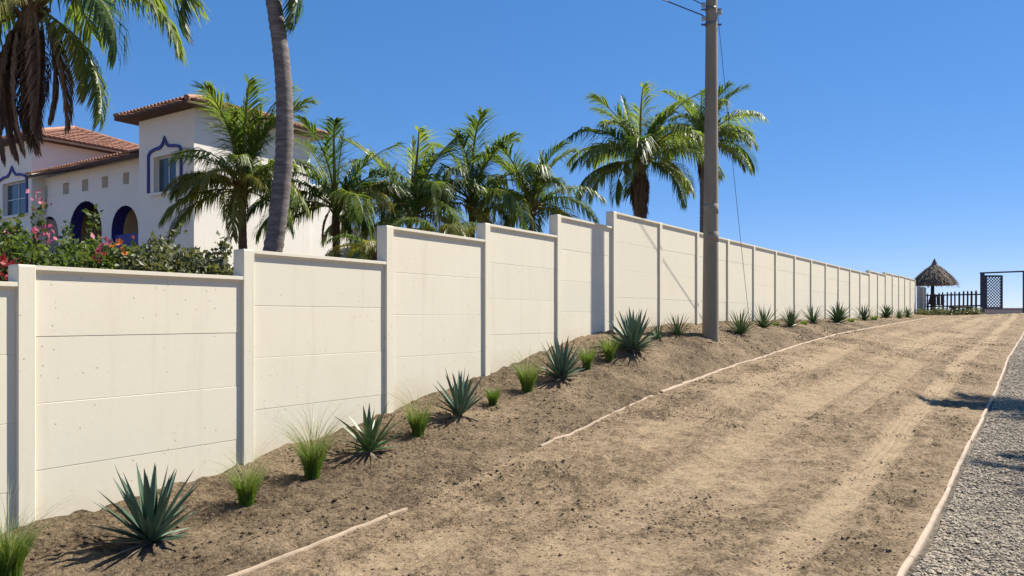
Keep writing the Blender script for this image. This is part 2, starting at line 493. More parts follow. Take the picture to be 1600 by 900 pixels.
def full_h(X, Y):
    """terrain height (world z) and colour tone"""
    X = np.asarray(X, float); Y = np.asarray(Y, float)
    t = X - wallX(Y); tl = tl_f(Y); tr = tr_f(Y)
    h = base_h(X, Y)
    s = X*.555 + Y*.832      # along the road
    lump = np.clip(fbm(X*6.5+3, Y*6.5, 3, 111, .6)-.10, 0, 1) + .6*np.clip(fbm(X*14, Y*14+5, 3, 121, .6)-.12, 0, 1)
    road = sstep(0, .35, t-tl)*sstep(0, .25, tr-t)
    bank = (1-sstep(-.1, .25, t-tl))*sstep(-.3, 0, t)
    grav = sstep(-.05, .05, t-tr)
    nz = fbm(X*1.1, Y*1.1, 4, 3)
    fine = fbm(X*7, Y*7, 4, 11, .65)
    vfine = fbm(X*19, Y*19, 3, 29, .65)
    h = h + road*(.028*nz + .019*fine + .009*vfine) + bank*(.045*nz + .030*fine + .013*vfine) + grav*(.035*nz + .022*fine+.016*vfine)
    # wheel tracks along the road
    tone = np.full_like(h, .535) + .12*fbm(X*.9, Y*.9, 5, 41, .8)
    wob = .12*fbm(s*.25, s*0+3, 2, 5)
    tn = t + wob
    smooth = np.zeros_like(h)
    for tc, wd, dp, tt in ((3.35, .30, .022, .09), (4.55, .34, .026, .11), (5.25, .28, .018, .08), (6.2, .20, .02, .15)):
        g = np.exp(-((tn+.035*fbm(s*2.2, s*0+tc, 3, 6)-tc)/wd)**6) * sstep(.18, .42, vnoise(s*.3, s*0+tc*3, 8)+.25*fbm(X*3, Y*3, 2, 19)) * road
        smooth = np.maximum(smooth, g)
        h = h + .012*np.exp(-((np.abs(tn-tc)-wd*1.05)/.05)**2)*g.max()*road*sstep(-.2, .3, fbm(X*2.5, Y*2.5, 2, 23))
        h = h - dp*g
        tone = tone + tt*g
    # ribbed tread print near the right edge
    g = np.exp(-((tn-6.12)/.19)**4) * sstep(7.2, 8.5, s)*(1-sstep(15, 17, s)) * road
    h = h + g*.007*np.sin((tn-6.12)*2*math.pi/.085)
    g2 = np.exp(-((tn-4.1)/.16)**4) * sstep(5, 6.5, s)*(1-sstep(9, 11, s)) * road
    h = h + g2*.005*np.sin(s*2*math.pi/.09 + np.abs(tn-4.1)*30)
    # loose rougher patches
    rp = sstep(.1, .5, fbm(X*.8+5, Y*.8, 3, 61))*road
    h = h + (road*(.35+.9*sstep(-.25, .3, fbm(X*.9, Y*.9, 3, 131)))*(1-.85*smooth)*.06 + bank*.05)*lump
    tone = tone - road*.07*lump/(.15+lump)*(1-smooth)
    h = h + rp*(1-smooth)*(.040*fbm(X*5, Y*5, 3, 71) + .018*vfine)
    tone = tone - .09*rp
    tone = np.where(grav > .5, .5+.25*fbm(X*.8, Y*.8, 3, 44), tone)
    tone = tone - bank*.04 + bank*.2*fbm(X*1.7, Y*1.7, 3, 77)
    # soil heaped softly against the wall foot
    h = h + bank*.035*np.exp(-np.clip(t, 0, 9)/.12)*(1+.9*fbm(X*4, Y*4, 2, 91))
    return h + EYE, tone

def gz(x, y):
    return float(full_h(np.array([x]), np.array([y]))[0][0])

def hit(px, py):
    """ground point seen in a photo pixel"""
    Y = np.linspace(3, 60, 6000)
    X = (px-800)/F*Y; z = (HZ-py)/F*Y
    d = z - base_h(X, Y)
    ok = np.where((d[1:] <= 0) & (X[1:] - wallX(Y[1:]) > -.05))[0]
    i = ok[0]+1 if len(ok) else 3000
    return float(X[i]), float(Y[i])

def sheet(name, mat, ys, t0, t1, n, rows_fn=None, absx=False):
    Y = np.repeat(ys[:, None], n, 1)
    u = np.linspace(0, 1, n)[None, :]
    a = t0(ys)[:, None]; b = t1(ys)[:, None]
    X = a + (b-a)*u
    if not absx: X = X + wallX(ys)[:, None]
    Z, tone = full_h(X, Y)
    V = np.stack([X, Y, Z], -1).reshape(-1, 3)
    i = np.arange(len(ys)-1)[:, None]*n + np.arange(n-1)[None, :]
    q = np.stack([i, i+1, i+n+1, i+n], -1).reshape(-1, 4)
    me = npmesh(name, V, quads=q, smooth=True, mats=[mat])
    at = me.attributes.new("tone", 'FLOAT', 'POINT')
    at.data.foreach_set("value", tone.astype(np.float32).ravel())
    return new_obj(name, me, kind="structure")

ysN = 2.2*np.exp(np.linspace(0, math.log(54/2.2), 620))
k0 = lambda c: (lambda Y: np.full_like(Y, c))
sheet("planting_bank", M['soil'], ysN, k0(-.10), tl_f, 120)
sheet("dirt_road", M['dirt'], ysN, tl_f, lambda Y: tr_f(Y)+.01, 220)
sheet("gravel_path", M['gravelbed'], ysN, lambda Y: tr_f(Y)+.01, lambda Y: tr_f(Y)+3.2, 130)
ysC = 2.2*np.exp(np.linspace(0, math.log(54/2.2), 90))
sheet("gravel_yard", M['gravelbed'], ysC, lambda Y: tr_f(Y)+3.2, k0(45.0), 60)
sheet("garden_ground", M['soil'], ysC, k0(-60.0), k0(-.10), 60)
# near ground, behind and under the camera
ysB = np.linspace(-14, 2.2, 30)
sheet("near_ground", M['dirt'], ysB, k0(-60.0), k0(45.0), 120)
# dune falling away to the beach behind the crest
ysD = np.linspace(54, 110, 40)
sheet("dune", M['sand'], ysD, k0(-120.0), k0(140.0), 60, absx=True)
mb = MB(); mb.add([(-4000,-4000,EYE-5.2),(4000,-4000,EYE-5.2),(4000,4500,EYE-5.2),(-4000,4500,EYE-5.2)], [(0,1,2,3)])
mb.build("terrain", M['sand'], kind="structure")
mb = MB(); mb.add([(-4000,112,EYE-4.6),(4000,112,EYE-4.6),(4000,8000,EYE-4.6),(-4000,8000,EYE-4.6)], [(0,1,2,3)])
mb.build("sea", M['water'], kind="structure")

# loose stones and clods -------------------------------------------------
def icos():
    p = (1+5**.5)/2
    v = np.array([(-1,p,0),(1,p,0),(-1,-p,0),(1,-p,0),(0,-1,p),(0,1,p),(0,-1,-p),(0,1,-p),(p,0,-1),(p,0,1),(-p,0,-1),(-p,0,1)], float)
    v /= np.linalg.norm(v[0])
    f = np.array([(0,11,5),(0,5,1),(0,1,7),(0,7,10),(0,10,11),(1,5,9),(5,11,4),(11,10,2),(10,7,6),(7,1,8),(3,9,4),(3,4,2),(3,2,6),(3,6,8),(3,8,9),(4,9,5),(2,4,11),(6,2,10),(8,6,7),(9,8,1)])
    return v, f
ICV, ICF = icos()
def scatter(name, mat, X, Y, size, seed, flat=.6, sink=.25):
    g = np.random.default_rng(seed)
    n = len(X)
    Z, _ = full_h(X, Y)
    v = ICV[None]*(1+.35*(g.random((n, 12, 1))-.5)*2)
    sc_ = size[:, None, None]*np.stack([1+.5*(g.random(n)-.5), 1+.5*(g.random(n)-.5), flat*(1+.5*(g.random(n)-.5))], -1)[:, None, :]
    v = v*sc_
    a = g.random(n)*6.283; ca = np.cos(a)[:, None]; sa = np.sin(a)[:, None]
    x = v[..., 0]*ca - v[..., 1]*sa; y = v[..., 0]*sa + v[..., 1]*ca
    v = np.stack([x + X[:, None], y + Y[:, None], v[..., 2] + (Z + size*flat*(1-2*sink)*.5)[:, None]], -1)
    f = (ICF[None] + (np.arange(n)*12)[:, None, None]).reshape(-1, 3)
    me = npmesh(name, v.reshape(-1, 3), tris=f, smooth=False, mats=[mat])
    at = me.attributes.new("tone", 'FLOAT', 'POINT')
    at.data.foreach_set("value", np.repeat(.32+.36*g.random(n), 12).astype(np.float32))
    return new_obj(name, me, kind="stuff")

g = np.random.default_rng(5)
n = 52000
Y = 3.6*np.exp(g.random(n)*math.log(22/3.6)); t = tr_f(Y)+.07+g.random(n)**1.3*2.9
scatter("gravel", M['stone'], wallX(Y)+t, Y, .004+.009*g.random(n)**2.5+.0006*Y, 6)
n = 9000
Y = 3.9*np.exp(g.random(n)*math.log(26/3.9)); t = .05+g.random(n)*(tl_f(Y)+.3)
keep = vnoise((wallX(Y)+t)*1.8, Y*1.8, 15) > .38
Y = Y[keep]; t = t[keep]; n = len(Y)
scatter("soil_clods", M['soil'], wallX(Y)+t, Y, .004+.017*g.random(n)**5+.0004*Y, 16, .65, .5)
n = 22000
Y = 3.9*np.exp(g.random(n)*math.log(26/3.9)); t = tl_f(Y)+g.random(n)*(tr_f(Y)-tl_f(Y))
keep = fbm((wallX(Y)+t)*.8+5, Y*.8, 4, 61)+.55*(g.random(n)-.5) > .17
Y = Y[keep]; t = t[keep]; n = len(Y)
scatter("road_grit", M['dirt'], wallX(Y)+t, Y, .0035+.011*g.random(n)**4+.0004*Y, 17, .6, .5)

# ------------------------------------------------------------------ boundary wall
D1 = Vector((VP1-800, F, 0)).normalized()
D2 = Vector((VP2-800, F, 0)).normalized()
def perp(d): return Vector((d.y, -d.x, 0))
PW, PD = .13, .165
tops = [.275, .41, .68, 1.12, 1.36, 1.71] + [2.0]*12 + [2.15, 2.15, 2.26, 2.27, 2.30, 2.30, 2.30]
DZ1, DZ2 = 1.7055, 1.709
wall_o = Vector((float(wallX(5.897)), 5.897, EYE))
wall = empty("boundary_wall", (float(wallX(5.897)), 5.897, EYE-1.7), 0,
             "long cream precast wall stepping up the slope beside the dirt road", "wall")
def wp(o): o.location = Vector(o.location) - wall.location; return o
# post depths: index -1 .. ; bay i runs from post i to post i+1, tops[0] is bay 0 (left of post 1)
pz = [5.897-DZ1] + [5.897+DZ1*k for k in range(6)] + [5.897+DZ1*5+DZ2*k for k in range(1, 20)]
pz[6] = YB
post_me = MB().box(0, PW, -PD, 0, 0, 1, .006).mesh("post", [M['wall']])
def prof_mesh(name, L, prof, mat):
    """profile (n, z) swept along x from 0 to L"""
    n_ = len(prof)
    v = [(0, p_[0], p_[1]) for p_ in prof] + [(L, p_[0], p_[1]) for p_ in prof]
    f = [tuple(reversed(range(n_)))] + [tuple(range(n_, 2*n_))]
    f = [tuple(range(n_)), tuple(reversed(range(n_, 2*n_)))]
    for k in range(n_):
        f.append((k, n_+k, n_+(k+1) % n_, (k+1) % n_))
    me = bpy.data.meshes.new(name); me.from_pydata(v, [], f); me.materials.append(mat)
    bm = bmesh.new(); bm.from_mesh(me); bmesh.ops.recalc_face_normals(bm, faces=bm.faces[:]); bm.to_mesh(me); bm.free()
    return me
SH = .527
def slab_prof(h, lo=.005):
    fr, bk = -.036, -.105
    return [(fr-.002, 0), (fr, lo), (fr, h-.004), (fr-.0018, h-.0008), (bk, h-.0008), (bk, 0)]
cap_prof = [(-.003, -.036), (-.003, -.004), (-.008, -.0025), (-.150, -.0025), (-.150, -.036), (-.125, -.06), (-.034, -.066), (-.02, -.05)]
slab_cache = {}
for i in range(len(pz)):
    Yp = pz[i]
    d = D1 if i < 6 else D2
    # rotation so that local x runs along the wall, local y points away from the road side's back
    ang = math.atan2(d.y, d.x)
    topR = tops[i] if i < len(tops) else tops[-1]
    topL = tops[i-1] if i > 0 else topR
    top = max(topR, topL)
    p0 = Vector((float(wallX(Yp)), Yp, 0))
    # local frame: x along d, y = left normal (behind the wall); profile n<0 is behind => mirror y
    zb = EYE + float(hw(Yp)) - .35
    po = new_obj("post", post_me, wall)
    po.rotation_euler = (0, 0, ang + math.pi)     # box built along +x,-y: turn so that its body is behind
    # place: local x reversed by the half turn, so start from the far edge
    st = p0 + d*PW
    po.location = Vector((st.x, st.y, zb)) - wall.location
    po.scale = (1, 1, EYE + top - zb)
    # half turn puts local -y on +normal (road side): shift so the front face is on the line
    po.location += perp(d)*0
    if i == len(pz)-1: break
    Yn = pz[i+1]
    p1 = Vector((float(wallX(Yn)), Yn, 0))
    L = (p1-p0).length - PW + .03
    key = round(L, 2)
    s0 = p0 + d*(PW-.015)
    def place(me, name, z, j=0):
        o = new_obj(name, me, wall)
        o.rotation_euler = (rnd.uniform(-.0012, .0012)*j, 0, ang)
        q = s0 + perp(d)*(rnd.uniform(-.0016, .0016)*j)
        o.location = Vector((q.x, q.y, z)) - wall.location
        return o
    # local y of the swept profile is the left normal = behind, so profile n must be negated
    if ('cap', key) not in slab_cache:
        slab_cache[('cap', key)] = prof_mesh("cap", L, [(-a_, b_) for a_, b_ in cap_prof], M['cap'])
        slab_cache[('slab', key)] = prof_mesh("slab", L, [(-a_, b_) for a_, b_ in slab_prof(SH)], M['wall'])
        slab_cache[('base', key)] = prof_mesh("slab", L, [(-a_, b_) for a_, b_ in slab_prof(SH+.45)], M['wallbase'])
    zt = EYE + tops[i]
    place(slab_cache[('cap', key)], "cap", zt)
    for k in range(4):
        me = slab_cache[('slab' if k < 3 else 'base', key)]
        place(me, "slab", zt - .036 - SH*(k+1) - (.45 if k == 3 else 0), 1)
# the posts were placed with a half turn; shift them behind the line
for o in [c for c in wall.children if c.name.startswith("post")]:
    o.rotation_euler.z -= math.pi
    dd = Vector((math.cos(o.rotation_euler.z), math.sin(o.rotation_euler.z), 0))
    nn = perp(dd)
    o.location = Vector(o.location) - dd*PW - nn*PD
    o.location += Vector((0, 0, 0))
# after the turn the body must lie behind: local box y in [-PD,0] maps to the road side, so the origin sits PD back

# ------------------------------------------------------------------ edging strips
def strip(root, pts, wdt, hgt, mat, seglen, seed, name="board"):
    r_ = random.Random(seed)
    # pts: list of (X, Y)
    P_ = [Vector((x, y, 0)) for x, y in pts]
    d = [0]
    for a, b in zip(P_, P_[1:]): d.append(d[-1] + (b-a).length)
    total = d[-1]
    xs = [p.x for p in P_]; ys = [p.y for p in P_]
    s = 0
    while s < total-.05:
        e = min(s + seglen*r_.uniform(.85, 1.15), total)
        n_ = max(3, int((e-s)/.16))
        mb = MB(); ring = []
        off = r_.uniform(-.006, .006)
        for k in range(n_+1):
            q = s+.004 + (e-s-.008)*k/n_
            x = np.interp(q, d, xs); y = np.interp(q, d, ys)
            x2 = np.interp(min(q+.1, total), d, xs); y2 = np.interp(min(q+.1, total), d, ys)
            x1 = np.interp(max(q-.1, 0), d, xs); y1 = np.interp(max(q-.1, 0), d, ys)
            tx = Vector((x2-x1, y2-y1, 0)).normalized(); nx = Vector((tx.y, -tx.x, 0))
            wv = .004*fbm(np.array([q*1.3]), np.array([seed*3.1]), 2, seed)[0]
            z = EYE + float(base_h(x, y)) + (.5*(gz(float(x), float(y))-EYE-float(base_h(x, y)))) + hgt*(1+.2*fbm(np.array([q*3.1]), np.array([9.]), 2, seed+2)[0])
            c_ = Vector((float(x), float(y), 0)) + nx*(off+wv)
            wq = wdt*(1+.22*fbm(np.array([q*4.]), np.array([2.]), 2, seed+5)[0])
            for a_, zz in ((-.5, -hgt-.12), (-.5, -.012), (-.36, 0), (.36, 0), (.5, -.012), (.5, -hgt-.12)):
                ring.append(c_ + nx*a_*wq + Vector((0, 0, z+zz)))
        f = []
        for k in range(n_):
            for j in range(5):
                f.append((k*6+j, k*6+j+1, (k+1)*6+j+1, (k+1)*6+j))
        f.append((0,1,2,3,4,5)); f.append(tuple(reversed(range(n_*6, n_*6+6))))
        base = root.location
        mb.add([v - base for v in ring], [tuple(reversed(q)) for q in f])
        mb.build(name, mat, root)
        s = e

def tline(fn, y0, y1, n=60, dt=0):
    Y = np.linspace(y0, y1, n); return [(float(wallX(y))+float(fn(y))+dt, float(y)) for y in Y]
e = empty("edging_strip", (*tline(tr_f, 3, 4, 2)[0], gz(*tline(tr_f, 3, 4, 2)[0])), 0, "pinkish board edging between the dirt road and the grey gravel", "edging")
strip(e, tline(tr_f, 3.0, 44, 160), .038, .032, M['edging'], 2.4, 3)
e = empty("edging_strip", (*tline(tl_f, 3, 4, 2)[0], gz(*tline(tl_f, 3, 4, 2)[0])), 0, "short half buried pale edging piece at the lower left of the dirt road", "edging")
strip(e, tline(tl_f, 3.2, 6.66, 60), .036, .014, M['edge_pale'], 2.0, 5, "strip_piece")
e = empty("edging_strip", (*tline(tl_f, 8.62, 9, 2)[0], gz(*tline(tl_f, 8.62, 9, 2)[0])), 0, "long pale edging curving up the left side of the dirt road past the utility pole", "edging")
strip(e, tline(tl_f, 8.5, 11.1, 40), .038, .016, M['edge_pale'], 1.3, 8, "strip_piece")
strip(e, tline(tl_f, 11.35, 44, 150), .062, .024, M['edge_pale'], 2.6, 9, "strip_piece")

# ------------------------------------------------------------------ palms
def frond_mesh(name, elev, droop, seed, leaf=.24, n=62, mat='frond', rmat='rachis', hang=.5, width=.0165, power=1.25, sparse=.05):
    r_ = np.random.default_rng(seed)
    S = np.linspace(0, 1, 26)
    ang = R(elev) - R(droop)*S**power
    dx = np.cos(ang); dz = np.sin(ang)
    side_bend = .10*(r_.random()-.5)
    pr = np.concatenate([[0], np.cumsum((dx[1:]+dx[:-1])/2)])/25
    pz_ = np.concatenate([[0], np.cumsum((dz[1:]+dz[:-1])/2)])/25
    py_ = side_bend*S**2
    V = []; Q = []; T = []; mq = []; mt = []
    # rachis: 4 sided tapering tube
    for k in range(26):
        rad = .013*(1-S[k])**.8 + .0022
        t = np.array([dx[k], 0, dz[k]]); nrm = np.array([-dz[k], 0, dx[k]]); sd_ = np.array([0, 1, 0])
        c_ = np.array([pr[k], py_[k], pz_[k]])
        for a, b in ((1.3, 0), (0, .7), (-1.3, 0), (0, -.7)):
            V.append(c_ + sd_*a*rad + nrm*b*rad)
    for k in range(25):
        for j in range(4):
            Q.append((k*4+j, k*4+(j+1) % 4, (k+1)*4+(j+1) % 4, (k+1)*4+j)); mq.append(1)
    for i in range(n):
        s0 = .16 + .83*(i+.5)/n
        for sg in (-1, 1):
            if r_.random() < sparse or vnoise(np.array([s0*9+seed]), np.array([sg*7.3]), seed)[0] < .16: continue
            s = min(.995, s0 + (r_.random()-.5)*.008)
            a = np.interp(s, S, ang)
            t = np.array([math.cos(a), 0, math.sin(a)]); nrm = np.array([-math.sin(a), 0, math.cos(a)])
            c_ = np.array([np.interp(s, S, pr), np.interp(s, S, py_), np.interp(s, S, pz_)])
            ll = leaf*(.38+.62*math.sin(math.pi*min(1, .12+s**.9*.80)))*(.78+.40*r_.random())
            if s > .9: ll *= 1-.35*(s-.9)/.1
            ang_f = R(62 - 38*s + 10*(r_.random()-.5))
            v0 = t*math.cos(ang_f) + np.array([0, sg, 0])*math.sin(ang_f) + nrm*(.25-.1*s + .15*(r_.random()-.5))
            v0 /= np.linalg.norm(v0)
            # bend under its own weight
            hg = hang*(.55+.95*r_.random())
            p1 = c_ + v0*ll*.45 + np.array([0, 0, -1])*ll*.10*hg
            v1 = v0*(1-.55*hg) + np.array([0, 0, -1])*hg
            v1 /= np.linalg.norm(v1)
            p2 = p1 + v1*ll*.55
            wv = np.cross(v0, np.array([0, 0, 1.])); nw = np.linalg.norm(wv)
            wv = wv/nw if nw > .1 else t
            wv = wv*.85 + nrm*.35*sg*(r_.random()-.2)
            wd = width*(.8+.4*r_.random())
            o = len(V)
            V += [c_-wv*wd*.35, c_+wv*wd*.35, p1-wv*wd*.6, p1+wv*wd*.6, p2]
            Q.append((o, o+1, o+3, o+2)); mq.append(0)
            T.append((o+2, o+3, o+4)); mt.append(0)
    return npmesh(name, np.array(V), quads=np.array(Q), tris=np.array(T), mi=mq+mt, smooth=False, mats=[M[mat], M[rmat]])

FR = {}
def fr(cls, k):
    key = (cls, k)
    if key not in FR:
        sp = {'spear': dict(elev=86, droop=14, leaf=.15, hang=.12, n=46),
              'up':    dict(elev=76, droop=56, leaf=.34, hang=.42),
              'mid':   dict(elev=54, droop=90, leaf=.37, hang=.8),
              'flat':  dict(elev=27, droop=92, leaf=.37, hang=1.05),
              'low':   dict(elev=-4, droop=68, leaf=.34, hang=1.2),
              'ylow':  dict(elev=8, droop=78, leaf=.33, hang=1.1, mat='frond_yellow'),
              'ymid':  dict(elev=40, droop=100, leaf=.34, hang=.9, mat='frond_yellow'),
              'arch':  dict(elev=36, droop=116, leaf=.29, hang=1.1),
                'dead':  dict(elev=-48, droop=42, leaf=.20, hang=.9, mat='frond_dead', rmat='rachis_dead', power=.7, sparse=.15)}[cls]
        FR[key] = frond_mesh("frond", seed=hash(cls) % 1 + 100 + k*7 + len(cls)*31, **sp)
    return FR[key]

def palm(crown, base, trunk_r, L, spec, seed, label, group, mat='trunk', bend=0.0, lean=(0, 0), skirt=True, extra=(), fibre=1.0, name="coconut_palm"):
    """crown, base: world points; spec: list of (class, count)"""
    r_ = random.Random(seed)
    crown = Vector(crown); base = Vector(base)
    root = empty(name, base, 0, label, "palm tree", group)
    H = (crown-base)
    mb = MB(); mb.smooth = True
    pts = []; rads = []
    nseg = max(14, int(H.length/.07))
    nseg = min(nseg, 110)
    for k in range(nseg+1):
        u = k/nseg
        p = H*u + Vector((bend*math.sin(math.pi*u), 0, 0)) + Vector((lean[0], lean[1], 0))*math.sin(math.pi*u)*u
        rr = trunk_r*(1.0-.28*u)*(1+.35*math.exp(-u*14))
        rr *= 1 + (.055 if k % 2 else -.02)*(1+.6*r_.uniform(-1, 1))
        pts.append(p); rads.append(rr)
    mb.tube(pts, rads, 14)
    mb.build("trunk", M[mat], root)
    # brown fibre and leaf bases below the crown
    fb = MB(); fb.smooth = False
    for k in range(26):
        a = r_.uniform(0, 6.283); z0 = r_.uniform(-.16, .02)*L*.6
        p0 = H + Vector((math.cos(a)*trunk_r*.55, math.sin(a)*trunk_r*.55, z0))
        p1 = p0 + Vector((math.cos(a)*L*.06, math.sin(a)*L*.06, L*r_.uniform(.04, .10)))
        fb.tube([p0, p1], [trunk_r*.30*fibre, trunk_r*.10], 5)
    fb.build("leaf_base", M['fibre'], root)
    k = 0
    def put(cls, az, scale, tilt=0, roll=0):
        nonlocal k
        o = new_obj("dead_frond" if cls == 'dead' else "frond", fr(cls, k % 3), root)
        k += 1
        o.location = H + Vector((math.cos(az)*trunk_r*.5, math.sin(az)*trunk_r*.5, r_.uniform(-.04, .03)*L))
        o.rotation_euler = Matrix.Rotation(az, 3, 'Z').to_4x4().to_euler() if False else (roll, -tilt, az)
        o.rotation_mode = 'XYZ'
        o.scale = (scale,)*3
        return o
    az0 = r_.uniform(0, 6.28)
    i = 0
    for cls, cnt in spec:
        for j in range(cnt):
            az = az0 + i*2.39996 + r_.uniform(-.2, .2); i += 1
            put(cls, az, L*r_.uniform(.85, 1.1)*(.8 if cls in ('spear',) else 1), r_.uniform(-.14, .14), r_.uniform(-.25, .25))
    for cls, azd, s_, tilt in extra:
        put(cls, R(azd), L*s_, R(tilt), 0)
    return root

def gpt(px, Y):
    X = (px-800)/F*Y
    return Vector((X, Y, gz(X, Y)-.1))

palm(P(50, 10, 16), gpt(-52, 15.7), .175, 4.0, [('spear', 1), ('up', 3)], 3,
     "big coconut palm at the upper left with hanging brown dead fronds", "coconut palms behind the wall", bend=-.25, fibre=1.3,
     extra=[('arch', 4, .90, -2), ('arch', -24, .84, -14), ('low', 2, .70, -26), ('ylow', -12, .60, -30), ('mid', 30, .9, 0), ('mid', 60, .9, 10), ('mid', 100, 1, 0),
            ('flat', 200, .9, 0), ('flat', 150, .9, 5), ('flat', 172, .85, -12), ('low', 190, .8, -16), ('low', 214, .7, -20), ('ylow', 232, .55, -24), ('ylow', 268, .38, -10),
            ('dead', 2, .68, -4), ('dead', 20, .62, -12), ('dead', -38, .66, -14), ('dead', -58, .70, -20), ('dead', -84, .70, -24), ('dead', -110, .72, -22),
            ('dead', -135, .74, -16), ('dead', 200, .8, -14), ('dead', 175, .75, -20), ('dead', 150, .7, -22), ('dead', 60, .66, -20), ('dead', 100, .7, -20), ('dead', 220, .8, -10)])
tall = palm(P(394.5, -150, 14), gpt(407, 14.0), .175, 3.0, [('spear', 1), ('up', 5), ('mid', 5), ('flat', 2)], 8,
     "tall grey coconut palm trunk curving out of the top of the photo", "coconut palms behind the wall", bend=.515,
     extra=[('low', 184, .86, -28), ('low', -5, .78, -38)])
palm(P(378, 292, 16.5), gpt(381, 16.5), .105, 2.5, [('spear', 2)], 21,
     "young palm with a slim brown trunk in front of the white tower", "coconut palms behind the wall", 'trunk_brown', fibre=1.5,
     extra=[('up', 5, 1.0, 4), ('up', -15, .95, 8), ('up', 35, 1.0, 6), ('up', 70, .95, 0), ('up', 110, 1.0, 4), ('up', 150, .85, 14), ('up', 250, .9, 6), ('up', 300, .95, 6), ('up', 200, .8, 18),
            ('mid', 178, .70, 14), ('ymid', 190, .60, 4), ('ymid', 176, .56, -6), ('ymid', 250, .55, -6), ('ylow', 275, .6, -35), ('ymid', 160, .62, 0),
            ('low', 196, .70, 10), ('low', 182, .72, 2), ('mid', 12, .72, 6), ('mid', -20, .62, 0), ('flat', -25, .66, 0), ('flat', 330, .6, -10), ('flat', 10, .62, -6), ('low', 20, .55, -6),
            ('mid', 95, .8, 0), ('flat', 120, .7, 0), ('mid', 215, .62, 4), ('ymid', 205, .66, 0), ('flat', 185, .62, 10), ('ymid', 230, .6, -4), ('ymid', 350, .55, 0), ('mid', 40, .8, 0), ('mid', 285, .6, 0), ('ymid', 310, .5, 0), ('low', 340, .6, 0), ('flat', 205, .55, 0), ('dead', 230, .3, 0), ('dead', 320, .28, 0), ('dead', 120, .3, 0)])
def std_palm(px, py, Y, lpx, seed, label, spec, mat='trunk_brown', r=.11, extra=(), basepx=None, fibre=1.3):
    return palm(P(px, py, Y), gpt(basepx or px, Y), r, lpx*Y/F, spec, seed, label, "coconut palms behind the wall", mat, extra=extra, fibre=fibre)
std_palm(525, 322, 19, 148, 31, "bushy palm with drooping fronds right of the tall bare trunk",
         [('spear', 1), ('up', 5), ('mid', 6), ('flat', 4)], extra=[('low', 190, .8, 0), ('low', 300, .7, 0), ('ylow', 210, .75, 5), ('ymid', 330, .8, 0), ('dead', 210, .4, 0), ('dead', 300, .4, 0), ('dead', 260, .35, 0)])
std_palm(640, 338, 21, 150, 37, "yellowish green palm rising behind the third wall panel",
         [('spear', 2), ('up', 5), ('ymid', 4), ('mid', 5), ('flat', 4)], extra=[('ylow', 300, .75, 0), ('ylow', 340, .8, 5), ('low', 200, .75, 0)])
std_palm(737, 315, 22, 144, 43, "tall pointed palm in the middle of the group behind the wall",
         [('spear', 2), ('up', 6), ('mid', 6), ('flat', 4)], extra=[('flat', 180, .75, 0), ('ymid', 20, .75, 0), ('low', 330, .6, 0), ('ylow', 290, .6, -10)])
std_palm(832, 325, 22.5, 126, 49, "round dark palm just left of the open sky behind the wall",
         [('spear', 1), ('up', 6), ('mid', 6), ('flat', 4), ('low', 2)], extra=[('ylow', 240, .8, 0), ('ylow', 320, .8, 0), ('ymid', 190, .8, 0)])
std_palm(1000, 250, 26, 130, 53, "tall palm with a brown skirt of dead fronds left of the pole",
         [('spear', 1), ('up', 7), ('mid', 8), ('flat', 6)], 'trunk', .2, fibre=1.0,
         extra=[('low', 188, .85, 8), ('low', 210, .9, 0), ('low', 160, .85, 5), ('low', 235, .9, -8), ('low', 320, .85, -12), ('low', 340, .75, 0), ('ylow', 8, .7, 0)] +
               [('dead', a, .95, -24) for a in (200, 235, 260, 285, 310, 335, 10, 180)])
std_palm(1098, 220, 29, 98, 59, "slim palm partly hidden behind the utility pole",
         [('spear', 1), ('up', 6), ('mid', 8), ('flat', 6)], 'trunk', .13,
         extra=[('flat', 180, .85, 6), ('flat', 0, .8, 12), ('low', 15, .85, 8), ('low', 200, .8, 5), ('low', 335, .9, 0)] + [('dead', a, .85, -26) for a in (190, 230, 260)])
std_palm(690, 372, 17, 92, 67, "small yellowing palm just above the wall top", [('spear', 1), ('ymid', 4), ('mid', 2), ('ylow', 4)], r=.08)
std_palm(585, 395, 16.5, 84, 71, "low young palm drooping over the wall beside the white house", [('spear', 1), ('mid', 4), ('ymid', 4), ('flat', 4)], r=.08)
# palms outside the frame to the right whose shade lies on the road and gravel
def shade_palm(shadow_xy, H, L, seed, label, extra=()):
    x, y = shadow_xy; z = gz(x, y)
    k = H/math.tan(SUN_EL)
    c = Vector((x + math.sin(SUN_AZ)*k, y + math.cos(SUN_AZ)*k, z + H))
    b = Vector((c.x+.4, c.y+.3, gz(c.x+.4, c.y+.3)-.1))
    palm(c, b, .16, L, [('spear', 1), ('up', 5), ('mid', 6), ('flat', 5)], seed, label, "palms right of the road", extra=extra)
shade_palm((9.5, 11.75), 9.5, 2.2, 83, "tall palm right of the gravel casting shade across the road", [('flat', 178, 1.65, 6), ('flat', 186, 1.25, 0)])
shade_palm((6.75, 7.45), 9.0, 1.9, 89, "tall palm right of the gravel casting shade on the near gravel")

